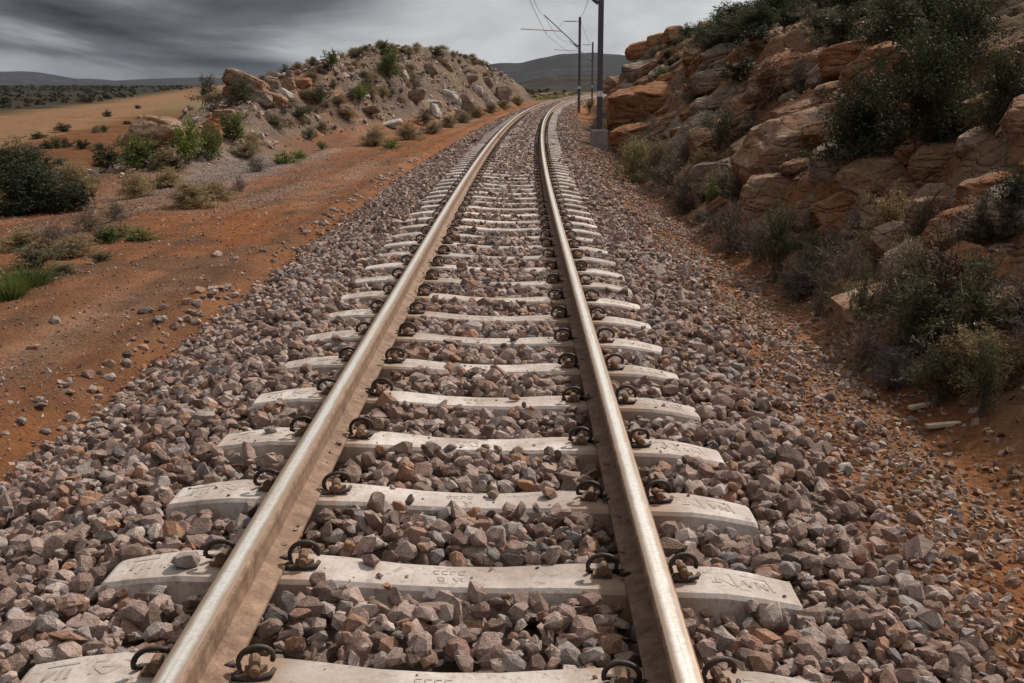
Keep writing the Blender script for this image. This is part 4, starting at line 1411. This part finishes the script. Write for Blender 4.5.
# stones that lie on the sleepers
def on_sl(t, k, s, lab, dy=0.0):
    yy = Y0 + k * SP + dy
    zt = float(np.interp(t, [q[0] for q in STN], [q[1] for q in STN])) - CANT * t
    o = obj('loose_stone', rr_.choice(hi_meshes), None, None, (float(xc(yy)) + t, yy, zt + s * .42), (rr_.uniform(-.2, .2), rr_.uniform(-.2, .2), rr_.uniform(0, 6.28)), s)
    return tag(o, lab, 'stone', 'stones lying on the sleepers')


on_sl(-.26, 1, .036, 'dark stone lying on the second sleeper, left of the middle', .05)
on_sl(-.22, 1, .014, 'chip of stone beside the dark stone on the second sleeper', -.04)
on_sl(.10, 2, .026, 'small flat stone on the third sleeper right of the middle', .03)
on_sl(.30, 2, .036, 'rounded dark stone on the third sleeper near the right rail', .03)
on_sl(.17, 4, .032, 'upright dark stone on the fifth sleeper', .02)
on_sl(.16, 6, .036, 'dark stone on the seventh sleeper right of the middle', .0)
on_sl(-.80, 1, .042, 'brown stone against the outer side of the left rail', -.02)
on_sl(-.83, 3, .026, 'tan stone on the left end of the fourth sleeper', .03)
on_sl(-.05, 9, .045, 'dark stone on the tenth sleeper', .0)
on_sl(.2, 11, .05, 'dark stone on the twelfth sleeper', .0)

n = 420
kk = rng.integers(0, 22, n); tt = rng.uniform(-1.0, 1.0, n); yy = Y0 + kk * SP + rng.uniform(-.095, .095, n)
ok = ~near_rail(tt, .18)
zt = np.interp(tt, [q[0] for q in STN], [q[1] for q in STN]) - CANT * tt
size = .004 + .014 * rng.beta(1, 3.5, n)
n2_ = 260
y2 = rng.uniform(2.4, 22, n2_); sd_ = rng.choice([-1, 1], n2_); t2 = sd_ * RAIL_T + rng.choice([-1, 1], n2_) * rng.uniform(.035, .062, n2_)
z2 = -.134 - CANT * t2; s2_ = .006 + .016 * rng.beta(1, 3, n2_)
P = np.concatenate([np.stack([tt + xc(yy), yy, zt + size * .3], -1)[ok], np.stack([t2 + xc(y2), y2, z2 + s2_ * .3], -1)])
chips = obj('stone_chips', scatter_mesh('stone_chips', P, np.concatenate([size[ok], s2_]), VAR_MID, rng, .3), M['stone'], ballast_root)
chips['kind'] = 'stuff'

# ------------------------------------------------------------------ plants
def quads_between(A, B, wa, wb, r):
    d = B - A
    rnd = r.normal(0, 1, A.shape)
    s = np.cross(d, rnd); s /= np.maximum(np.linalg.norm(s, axis=1), 1e-6)[:, None]
    V_ = np.stack([A - s * wa, A + s * wa, B + s * wb, B - s * wb], 1).reshape(-1, 3)
    return V_, np.arange(len(A) * 4).reshape(-1, 4)


def stems_twigs(r, ns, nt, seg=4, droop=0.0, el=(0.15, 1.35), spread=.05):
    phi = r.uniform(0, 2 * math.pi, ns)
    e = r.uniform(el[0], el[1], ns)
    rad = r.uniform(.34, .5, ns)
    tip = np.stack([np.cos(phi) * np.cos(e) * rad, np.sin(phi) * np.cos(e) * rad, np.clip(np.sin(e), .12, 1) * r.uniform(.6, 1.0, ns)], -1)
    base_ = np.stack([r.normal(0, spread, ns), r.normal(0, spread, ns), np.full(ns, -.05)], -1)
    mid = (base_ + tip) / 2 + np.stack([-.1 * np.cos(phi), -.1 * np.sin(phi), np.full(ns, .1)], -1) + r.normal(0, .04, (ns, 3))
    ss = np.linspace(0, 1, seg + 1)
    pts = [((1 - s) ** 2) * base_ + 2 * s * (1 - s) * mid + s * s * tip for s in ss]
    A = np.concatenate(pts[:-1]); B = np.concatenate(pts[1:])
    wv = np.concatenate([np.full(ns, 1 - .7 * s) for s in ss[:-1]])
    # twigs
    tid = np.repeat(np.arange(ns), nt)
    s = r.uniform(.35, 1.0, ns * nt)[:, None]
    st = ((1 - s) ** 2) * base_[tid] + 2 * s * (1 - s) * mid[tid] + s * s * tip[tid]
    d = r.normal(0, 1, (ns * nt, 3)); d[:, 2] += .5
    d += 1.2 * (tip[tid] - base_[tid])
    d /= np.linalg.norm(d, axis=1)[:, None]
    en = st + d * r.uniform(.08, .20, ns * nt)[:, None]
    return A, B, wv, st, en


def leafy(seed, ns, nt, nl, ls, lw=.55, el=(0.15, 1.35), stemw=.010):
    r = np.random.default_rng(seed)
    A, B, wv, st, en = stems_twigs(r, ns, nt, el=el)
    v1, f1 = quads_between(A, B, (stemw * wv)[:, None], (stemw * wv * .8)[:, None], r)
    v2, f2 = quads_between(st, en, stemw * .45, stemw * .2, r)
    stem = mesh_np('stems', np.concatenate([v1, v2]), np.concatenate([f1, f2 + len(v1)]), {'rnd': r.uniform(0, 1, len(v1) + len(v2))})
    n = len(st)
    ti = np.repeat(np.arange(n), nl)
    s = r.uniform(.15, 1.15, len(ti))[:, None]
    c = st[ti] + (en - st)[ti] * s + r.normal(0, .022, (len(ti), 3))
    c[:, 2] = np.maximum(c[:, 2], .01)
    dirv = (en - st)[ti] / np.linalg.norm((en - st)[ti], axis=1)[:, None] + r.normal(0, .8, c.shape)
    dirv /= np.linalg.norm(dirv, axis=1)[:, None]
    L = ls * r.uniform(.6, 1.4, len(ti))[:, None]
    side = np.cross(dirv, r.normal(0, 1, c.shape)); side /= np.linalg.norm(side, axis=1)[:, None]
    V_ = np.stack([c - dirv * L * .5, c + side * L * lw * .5, c + dirv * L * .5, c - side * L * lw * .5], 1).reshape(-1, 3)
    tone = np.clip(r.uniform(0, 1, n)[ti] * .55 + .45 * r.uniform(0, 1, len(ti)), 0, 1)
    leaf = mesh_np('foliage', V_, np.arange(len(V_)).reshape(-1, 4), {'rnd': np.repeat(tone, 4)})
    return stem, leaf


def twiggy(seed, ns=34, nt=12, ns2=4, w=.007):
    r = np.random.default_rng(seed)
    A, B, wv, st, en = stems_twigs(r, ns, nt, el=(.1, 1.4), spread=.09)
    v1, f1 = quads_between(A, B, (w * wv)[:, None], (w * wv * .8)[:, None], r)
    v2, f2 = quads_between(st, en, w * .55, w * .3, r)
    stem = mesh_np('stems', np.concatenate([v1, v2]), np.concatenate([f1, f2 + len(v1)]), {'rnd': np.concatenate([r.uniform(0, .6, len(v1)), r.uniform(.2, .9, len(v2))])})
    ti = np.repeat(np.arange(len(st)), ns2)
    a = st[ti] + (en - st)[ti] * r.uniform(.2, 1, len(ti))[:, None]
    d = r.normal(0, 1, a.shape) + (en - st)[ti] * 6
    d /= np.linalg.norm(d, axis=1)[:, None]
    b_ = a + d * r.uniform(.03, .10, len(ti))[:, None]
    v3, f3 = quads_between(a, b_, w * .45, w * .25, r)
    tw = mesh_np('fine_twigs', v3, f3, {'rnd': np.repeat(r.uniform(.2, 1, len(ti)), 4)})
    return stem, tw


def grassy(seed, n=420, lean=.5, w=.010):
    r = np.random.default_rng(seed)
    phi = r.uniform(0, 6.283, n); rad = .30 * np.sqrt(r.uniform(0, 1, n))
    b0 = np.stack([rad * np.cos(phi), rad * np.sin(phi), np.full(n, -.03)], -1)
    h = r.uniform(.45, 1.0, n)
    d = np.stack([np.cos(phi), np.sin(phi), np.zeros(n)], -1) * (r.uniform(.05, lean, n) * .5)[:, None] + r.normal(0, .06, (n, 3)) * np.array([1, 1, 0])
    m_ = b0 + d * .35 + np.stack([np.zeros(n), np.zeros(n), h * .6], -1)
    t_ = b0 + d + np.stack([np.zeros(n), np.zeros(n), h], -1)
    v1, f1 = quads_between(b0, m_, w, w * .8, r)
    v2, f2 = quads_between(m_, t_, w * .8, w * .15, r)
    rn = r.uniform(0, 1, n)
    return mesh_np('blades', np.concatenate([v1, v2]), np.concatenate([f1, f2 + len(v1)]), {'rnd': np.concatenate([np.repeat(rn, 4), np.repeat(rn, 4)])})


LIB = {}
for i in range(3):
    LIB.setdefault('leafy', []).append(leafy(200 + i, 24, 10, 10, .048))
    LIB.setdefault('cushion', []).append(leafy(230 + i, 26, 9, 9, .05, .5, (.05, 1.2)))
    LIB.setdefault('upright', []).append(leafy(240 + i, 22, 12, 9, .036, .5, (.5, 1.45)))
    LIB.setdefault('twig', []).append(twiggy(260 + i))
    LIB.setdefault('grass', []).append(grassy(280 + i))
    LIB.setdefault('tuft', []).append(grassy(290 + i, 520, .95, .009))
LIB['dome'] = [leafy(320 + i, 50, 14, 13, .050, .20, (.05, 1.4), .006) for i in range(3)]
LIB['big'] = [leafy(300 + i, 60, 16, 12, .024, .6, (.05, 1.35), .006) for i in range(2)]
LIB['tree'] = [leafy(310, 9, 9, 10, .05, .6, (.7, 1.4), .018)]


def with_mats(pair, ms):
    out = []
    for me, m_ in zip(pair, ms):
        c = me.copy(); c.materials.clear(); c.materials.append(m_); out.append(c)
    return out


KIND = {}
def kind_mesh(kind):
    if kind in KIND:
        return KIND[kind]
    src, ms = {
        'green': ('leafy', ('bark', 'leaf_green')), 'bright': ('cushion', ('bark', 'leaf_bright')), 'dark': ('leafy', ('bark', 'leaf_dark')),
        'olive': ('upright', ('twig', 'leaf_olive')), 'twig': ('twig', ('twig', 'twig')), 'darktwig': ('twig', ('bark', 'rusty_dark')),
        'rusty': ('twig', ('bark', 'rusty')), 'bigdark': ('big', ('bark', 'leaf_dark')), 'tree': ('tree', ('bark', 'leaf_green')),
        'grass_green': ('tuft', ('leaf_green',)), 'straw': ('dome', ('twig', 'straw')), 'grass_tall': ('dome', ('straw_green', 'straw_green')),
    }[kind]
    res = []
    for p in LIB[src]:
        p = p if isinstance(p, tuple) else (p,)
        res.append(with_mats(p, [M[q] for q in ms]))
    KIND[kind] = res
    return res


M['rusty_dark'] = mat_leaf('dark_brown_twig', (0.02, 0.014, 0.011), (0.07, 0.045, 0.034), .03)
M['scrub'] = mat_leaf('far_scrub', (0.022, 0.022, 0.014), (0.062, 0.055, 0.036), .05)
M['straw_green'] = mat_leaf('yellow_green_grass', (0.15, 0.135, 0.06), (0.36, 0.32, 0.16), .15)
NAMES = {'tree': 'small_tree', 'straw': 'grass_tuft', 'grass_green': 'grass_tuft', 'grass_tall': 'grass_clump', 'bigdark': 'bush', 'dark': 'bush', 'green': 'bush', 'bright': 'low_plant', 'olive': 'shrub',
         'twig': 'dry_shrub', 'darktwig': 'dry_shrub', 'rusty': 'dry_shrub'}
CATS = {'tree': 'tree', 'straw': 'grass', 'grass_green': 'grass', 'grass_tall': 'grass', 'bright': 'plant', 'bigdark': 'bush', 'dark': 'bush', 'green': 'bush'}
PARTN = {'tree': ('trunk', 'crown'), 'twig': ('stems', 'fine_twigs'), 'darktwig': ('stems', 'fine_twigs'), 'rusty': ('stems', 'fine_twigs')}


def plant(kind, p, w, h, label, group):
    ms = rr_.choice(kind_mesh(kind))
    rz = rr_.uniform(0, 6.28)
    sc = (w * 1.08, w * 1.08, h * 1.08)
    if len(ms) == 1:
        o = obj(NAMES[kind], ms[0], None, None, p, (0, 0, rz), sc)
    else:
        o = obj(NAMES[kind], None, None, None, p, (0, 0, rz), sc)
        for me, nm in zip(ms, PARTN.get(kind, ('stems', 'foliage'))):
            obj(nm, me, None, o)
    return tag(o, label, CATS.get(kind, 'shrub'), group)


for (x, y, z, w, h, kind, lab) in PLANTS:
    g = ('plants of the right bank' if x > 1.5 else 'plants left of the track')
    plant(kind, (x, y + .15 * w, z - .02), w, h, lab, g)

# shrubs over the upper slope of the right bank
cnt = 0
while cnt < 190:
    yy = 8 + 62 * rr_.random()
    tt = 4.9 + 9 * rr_.random() ** 1.4
    xx = tt + float(xc(yy))
    if xx / yy > 0.7:
        continue
    kd = rr_.choice(['dark', 'bigdark', 'bigdark', 'dark', 'olive', 'twig'])
    w = rr_.uniform(.6, 1.5) * (1 + yy / 120)
    if yy > 36 and tt < 7.5:
        kd = rr_.choice(['olive', 'dark', 'twig', 'straw'])
        w *= .5
    plant(kd, (xx, yy, float(height(xx, yy)) - .03), w, w * rr_.uniform(.4, .65),
          {'dark': 'dark bush in the scrub covering the upper right slope', 'olive': 'olive shrub in the scrub covering the upper right slope', 'bigdark': 'dense dark bush in the scrub covering the upper right slope',
           'twig': 'dry grey shrub in the scrub covering the upper right slope', 'straw': 'straw tuft in the scrub covering the upper right slope'}[kd], 'scrub of the upper right slope')
    cnt += 1
# small dry tufts along the foot of the right bank and on the left scrub land
for i in range(110):
    yy = 6.5 + 44 * rr_.random() ** 1.3
    tt = 2.55 + rr_.random() * .8
    xx = tt + float(xc(yy))
    w = rr_.uniform(.25, .65) * (1 + yy / 60)
    kd = rr_.choice(['twig', 'twig', 'twig', 'straw', 'olive'])
    plant(kd, (xx, yy, float(height(xx, yy)) - .02), w, w * rr_.uniform(.5, .9), {'twig': 'small dry grey shrub in the fringe at the foot of the right bank', 'straw': 'small straw tuft in the fringe at the foot of the right bank',
          'olive': 'small olive shrub in the fringe at the foot of the right bank'}[kd], 'fringe of small shrubs at the foot of the right bank')
for i in range(60):
    yy = 16 + 60 * rr_.random()
    xx = -(6.0 + 0.36 * (yy - 8) * rr_.random())
    if xx / yy < -.45 or float(mound(np.array(xx), np.array(yy))) > .5:
        continue
    w = rr_.uniform(.25, .6) * (1 + yy / 70)
    kd = rr_.choice(['straw', 'straw', 'twig', 'olive', 'dark'])
    if float(road_mask(np.array(xx), np.array(yy))) > .1 and xx < -12:
        continue
    plant(kd, (xx, yy, float(height(xx, yy)) - .02), w, w * rr_.uniform(.35, .6), {'straw': 'small straw tuft scattered on the red scrub land left of the track', 'twig': 'small dry shrub scattered on the red scrub land left of the track',
          'olive': 'small olive shrub scattered on the red scrub land left of the track', 'dark': 'small dark bush scattered on the red scrub land left of the track'}[kd], 'small plants scattered on the left scrub land')
for i in range(230):
    yy = 36 + 62 * rr_.random()
    u = rr_.random()
    a = np.array([np.interp(yy, CREST[:, 1], CREST[:, 0])])[0]
    xx = float(a + rr_.uniform(-1.5, 2.6))
    if xx - float(xc(yy)) > -4.6:
        continue
    w = rr_.uniform(.4, 1.0)
    kd = rr_.choice(['twig', 'straw', 'straw', 'olive'])
    plant(kd, (xx, yy, float(height(xx, yy)) - .02), w, w * rr_.uniform(.35, .6), {'straw': 'small straw tuft growing on the face of the mound', 'twig': 'small dry shrub growing on the face of the mound', 'olive': 'small olive shrub growing on the face of the mound'}[kd], 'small plants on the mound')

# distant scrub of the plain: reads as one dark mass
n = 9000
yy = 75 + 1100 * rng.uniform(0, 1, n) ** 2.2
xx = rng.uniform(-0.9, 0.14, n) * yy
k = (road_mask(xx, yy) < .05) & ((xx < -(24 + .19 * yy) - 6) | (yy > 165)) & ~((xx / yy > -.3) & (yy < 230) & (xx < 0)) & (np.abs(xx - xc(np.minimum(yy, 235))) > 6) & (mound(xx, yy) < .05) & (rng.uniform(0, 1, n) < .3 + .9 * sstep(-.1, .4, fbm2(xx * .03, yy * .02, 95, 3)))
xx, yy = xx[k], yy[k]
size = rng.uniform(.2, .55, len(xx)) * (1 + yy / 420)
zz_ = np.where(yy > 160, -1.3, height(xx, yy))
P = np.stack([xx, yy, zz_ + size * .15], -1)
LEAFV = []
for i in range(6):
    r_ = np.random.default_rng(700 + i)
    m_ = 46
    d = r_.normal(0, 1, (m_, 3)); d /= np.linalg.norm(d, axis=1)[:, None]; d[:, 2] = np.abs(d[:, 2]) * .7
    c = d * r_.uniform(.5, 1.0, m_)[:, None]
    a = c + r_.normal(0, .22, (m_, 3)); b2 = c + r_.normal(0, .22, (m_, 3)); c3 = c + r_.normal(0, .22, (m_, 3))
    LEAFV.append((np.stack([a, b2, c3], 1).reshape(-1, 3), np.arange(m_ * 3).reshape(-1, 3)))
o = obj('distant_scrub', scatter_mesh('distant_scrub', P, size, LEAFV, rng, .1), M['scrub'])
tag(o, 'dark low scrub spread over the far plain', 'scrub', kind='stuff')
# dry grass on the verge where the track leaves
n = 900
yy = rng.uniform(100, 240, n); xx = xc(yy) + rng.choice([-1, 1], n) * rng.uniform(3.2, 22, n)
k = (mound(xx, yy) < .3)
xx, yy = xx[k], yy[k]
size = rng.uniform(.15, .5, len(xx))
o = obj('verge_grass', scatter_mesh('verge_grass', np.stack([xx, yy, np.where(yy > 180, -1.2, height(xx, yy)) + size * .1], -1), size, LEAFV, rng, .1), M['straw_green'])
tag(o, 'yellowish grass along the distant bend of the track', 'grass', kind='stuff')

# ------------------------------------------------------------------ overhead line
def mast(y, off, height_top, label, detailed=True, block=True):
    x = float(xc(y)) + off
    gz = float(height(x, y, False))
    root = obj('overhead_line_mast', None, None, None, (x, y, gz))
    H = height_top - gz
    b = MB()      # H section steel column
    wf, dp, th = .15, .15, .012
    z0 = 0.553 if block else -0.2
    b.box((0, -dp / 2, (z0 + H) / 2), (wf, th, H - z0)); b.box((0, dp / 2, (z0 + H) / 2), (wf, th, H - z0)); b.box((0, 0, (z0 + H) / 2), (th, dp - th - .002, H - z0))
    obj('column', b.mesh('column'), M['pole'], root)
    b = MB(); b.box((0, -dp / 2 - .012, 1.55), (wf + .004, .008, .16))
    obj('number_plate', b.mesh('number_plate'), M['white'], root)
    if block:
        b = MB()
        b.add([(sx * .25, sy * .25, -.3) for sx, sy in ((-1, -1), (1, -1), (1, 1), (-1, 1))] + [(sx * .24, sy * .24, .50) for sx, sy in ((-1, -1), (1, -1), (1, 1), (-1, 1))] + [(sx * .215, sy * .215, .53) for sx, sy in ((-1, -1), (1, -1), (1, 1), (-1, 1))],
              [(0, 1, 5, 4), (1, 2, 6, 5), (2, 3, 7, 6), (3, 0, 4, 7), (4, 5, 9, 8), (5, 6, 10, 9), (6, 7, 11, 10), (7, 4, 8, 11), (8, 9, 10, 11)])
        b.box((0, 0, .542), (.24, .24, .02))
        obj('foundation_block', b.mesh('foundation_block'), M['block'], root)
    # cantilever: inclined bracket tube, top stay with insulator, registration tube
    zt = H - .25
    tip = (-off - .22, 0, H + .12)
    b = MB(); b.tube([(-.08, 0, H - 1.75), tip], .032, 8)
    b.tube([(-.08, 0, H - 1.75), (-.34, 0, H - 1.54)], .055, 8)
    obj('bracket_tube', b.mesh('bracket_tube'), M['pole'], root)
    b = MB(); b.tube([(0, 0, zt), (-.25, 0, zt)], .018, 6)
    for i in range(6):
        b.tube([(-.28 - i * .11, 0, zt), (-.33 - i * .11, 0, zt)], [.055, .035], 8)
    b.tube([(-.25, 0, zt), (-1.0, 0, zt)], .015, 6)
    b.tube([(-1.0, 0, zt), (-1.32, 0, H - .67)], .009, 5)
    obj('insulator_stay', b.mesh('insulator_stay'), M['pole'], root)
    b = MB(); b.tube([(-1.12, 0, H - .83), (-off - 1.65, 0, H - .70)], .022, 8)
    obj('registration_tube', b.mesh('registration_tube'), M['redtube'], root)
    b = MB(); b.tube([(-off - .1, 0, H - .78), (-off - .1, 0, H - .98)], .012, 6)
    obj('contact_clamp', b.mesh('contact_clamp'), M['galv'], root)
    tag(root, label, 'mast', 'overhead line masts right of the track')
    return (x + tip[0], y, gz + tip[2]), (x - off - .1, y, gz + H - 1.0), (x, y, gz + H)


masts = [mast(-6, 2.2, 5.25, 'x'), ]
for o in [q for q in bpy.data.objects if q.name.startswith('overhead_line_mast')]:
    o['label'] = 'steel overhead line mast standing behind the camera'
masts.append(mast(35.2, 2.22, 5.25, 'tall dark steel mast on a concrete block, nearest in view'))
masts.append(mast(75.5, 1.95, 5.25, 'dark steel overhead line mast with bracket over the track, middle one in view', True, False))
masts.append(mast(117, 2.0, 5.15, 'small far steel overhead line mast at the bend, most distant', True, False))


def wire(name, idx_, sag, rad, label):
    b = MB()
    pts = []
    for a, c in zip(masts[:-1], masts[1:]):
        p, q = Vector(a[idx_]), Vector(c[idx_])
        for i in range(14):
            s = i / 14
            v = p.lerp(q, s); v.z -= sag * 4 * s * (1 - s)
            pts.append(v)
    pts.append(Vector(masts[-1][idx_]))
    b.tube(pts, rad, 5)
    tag(obj(name, b.mesh(name, True), M['wire']), label, 'wire', 'overhead wires')


wire('catenary_wire', 0, .55, .011, 'thin catenary wire hung from the bracket tips over the track')
wire('contact_wire', 1, .06, .010, 'thin contact wire hanging lowest over the track')
wire('feeder_wire', 2, .5, .010, 'thin wire running along the tops of the masts')

# ------------------------------------------------------------------ far hills
def ridge(name, y0, depth, pts, mat, label, seed, rough):
    """pts: (x, height) of the skyline; a real ridge with slopes in front and behind"""
    X0, X1 = pts[0][0], pts[-1][0]
    nx, nyr = 170, 46
    xs = np.linspace(X0, X1, nx); v = np.linspace(0, 1, nyr)
    gx, gv = np.meshgrid(xs, v)
    H = np.interp(gx, [p[0] for p in pts], [p[1] for p in pts])
    prof = np.where(gv < .6, sstep(0, .6, gv) ** .8, 1 - sstep(.6, 1, gv) * .9)
    sp = (X1 - X0)
    gul = fbm2(gx / sp * 26, gv * 4, seed, 5)
    z = H * prof * (1 + rough * gul * (1 - np.exp(-3 * gv))) - 1.5
    gy = y0 + depth * gv
    idx2 = np.arange(nx * nyr).reshape(nyr, nx)
    Fq2 = np.stack([idx2[:-1, :-1], idx2[:-1, 1:], idx2[1:, 1:], idx2[1:, :-1]], -1).reshape(-1, 4)
    o = obj(name, mesh_np(name, np.stack([gx, gy, z], -1).reshape(-1, 3), Fq2, smooth=True), mat)
    return tag(o, label, kind='structure')


def sk(px_list, d):
    return [((px - 519) / 1200 * d, max(0.0, (84 - py) / 1200 * d + CAM_Z + 1.5)) for px, py in px_list]


ridge('near_hill', 420, 320, sk([(440, 92), (490, 90), (515, 84), (540, 78), (565, 75), (590, 75), (612, 79), (640, 84), (700, 90)], 600), M['hill_near'], 'low dark scrub covered hill beyond the bend of the track', 301, .14)
ridge('far_mountain', 1900, 1500, sk([(330, 92), (420, 80), (455, 72), (480, 67), (500, 64), (520, 64), (540, 59), (562, 55), (590, 54), (612, 56), (640, 59), (700, 62), (800, 60), (900, 75)], 2800), M['hill_far'], 'flat topped blue grey mountain behind the low hill', 302, .05)
ridge('left_mountain', 3600, 2200, sk([(-160, 84), (-90, 70), (-40, 72), (0, 73), (20, 73), (45, 72), (55, 74), (66, 78), (90, 79), (105, 79), (118, 82), (150, 82), (168, 80), (182, 79), (196, 80), (204, 78), (225, 78), (260, 79), (300, 77), (340, 80), (420, 84)], 5000), M['hill_far'], 'blue grey line of mountains on the left horizon', 303, .05)

# ------------------------------------------------------------------ small scrap by the right bank
def plank(p, L, w, th, rz, lab):
    b = MB(); b.box((0, 0, th / 2), (L, w, th))
    o = obj('timber_offcut', b.mesh('timber_offcut'), M['timber'], None, p, (R(3), R(-2), rz))
    tag(o, lab, 'plank', 'timber offcuts')


for (x, y, L, rz, lab) in ((2.33, 6.72, .19, R(28), 'pale timber offcut on the gravel, farther of the two'), (2.33, 6.36, .20, R(10), 'pale timber offcut on the gravel, nearer of the two')):
    plank((x, y, float(height(x, y)) + .012), L, .035, .018, rz, lab)
loose(2.52, 6.85, .05, 'pale flat stone beside the timber offcuts')
loose(0.85, 92.0 + 10, .35, 'small white stone beside the far bend left of the track').location.x = float(xc(102)) - 3.4

# ------------------------------------------------------------------ air
b = MB(); b.box((0, 3450, 48.7), (16000, 9000, 102.6))
hz = bpy.data.materials.new('pale_air'); hz.use_nodes = True
ht = hz.node_tree
ht.nodes.clear()
pv = ht.nodes.new('ShaderNodeVolumePrincipled')
pv.inputs['Color'].default_value = (0.62, 0.72, 0.86, 1)
pv.inputs['Density'].default_value = 0.000022
ho = ht.nodes.new('ShaderNodeOutputMaterial')
ht.links.new(pv.outputs[0], ho.inputs['Volume'])
tag(obj('haze', b.mesh('haze'), hz), 'thin blue grey haze in the air before the far mountains', kind='stuff')
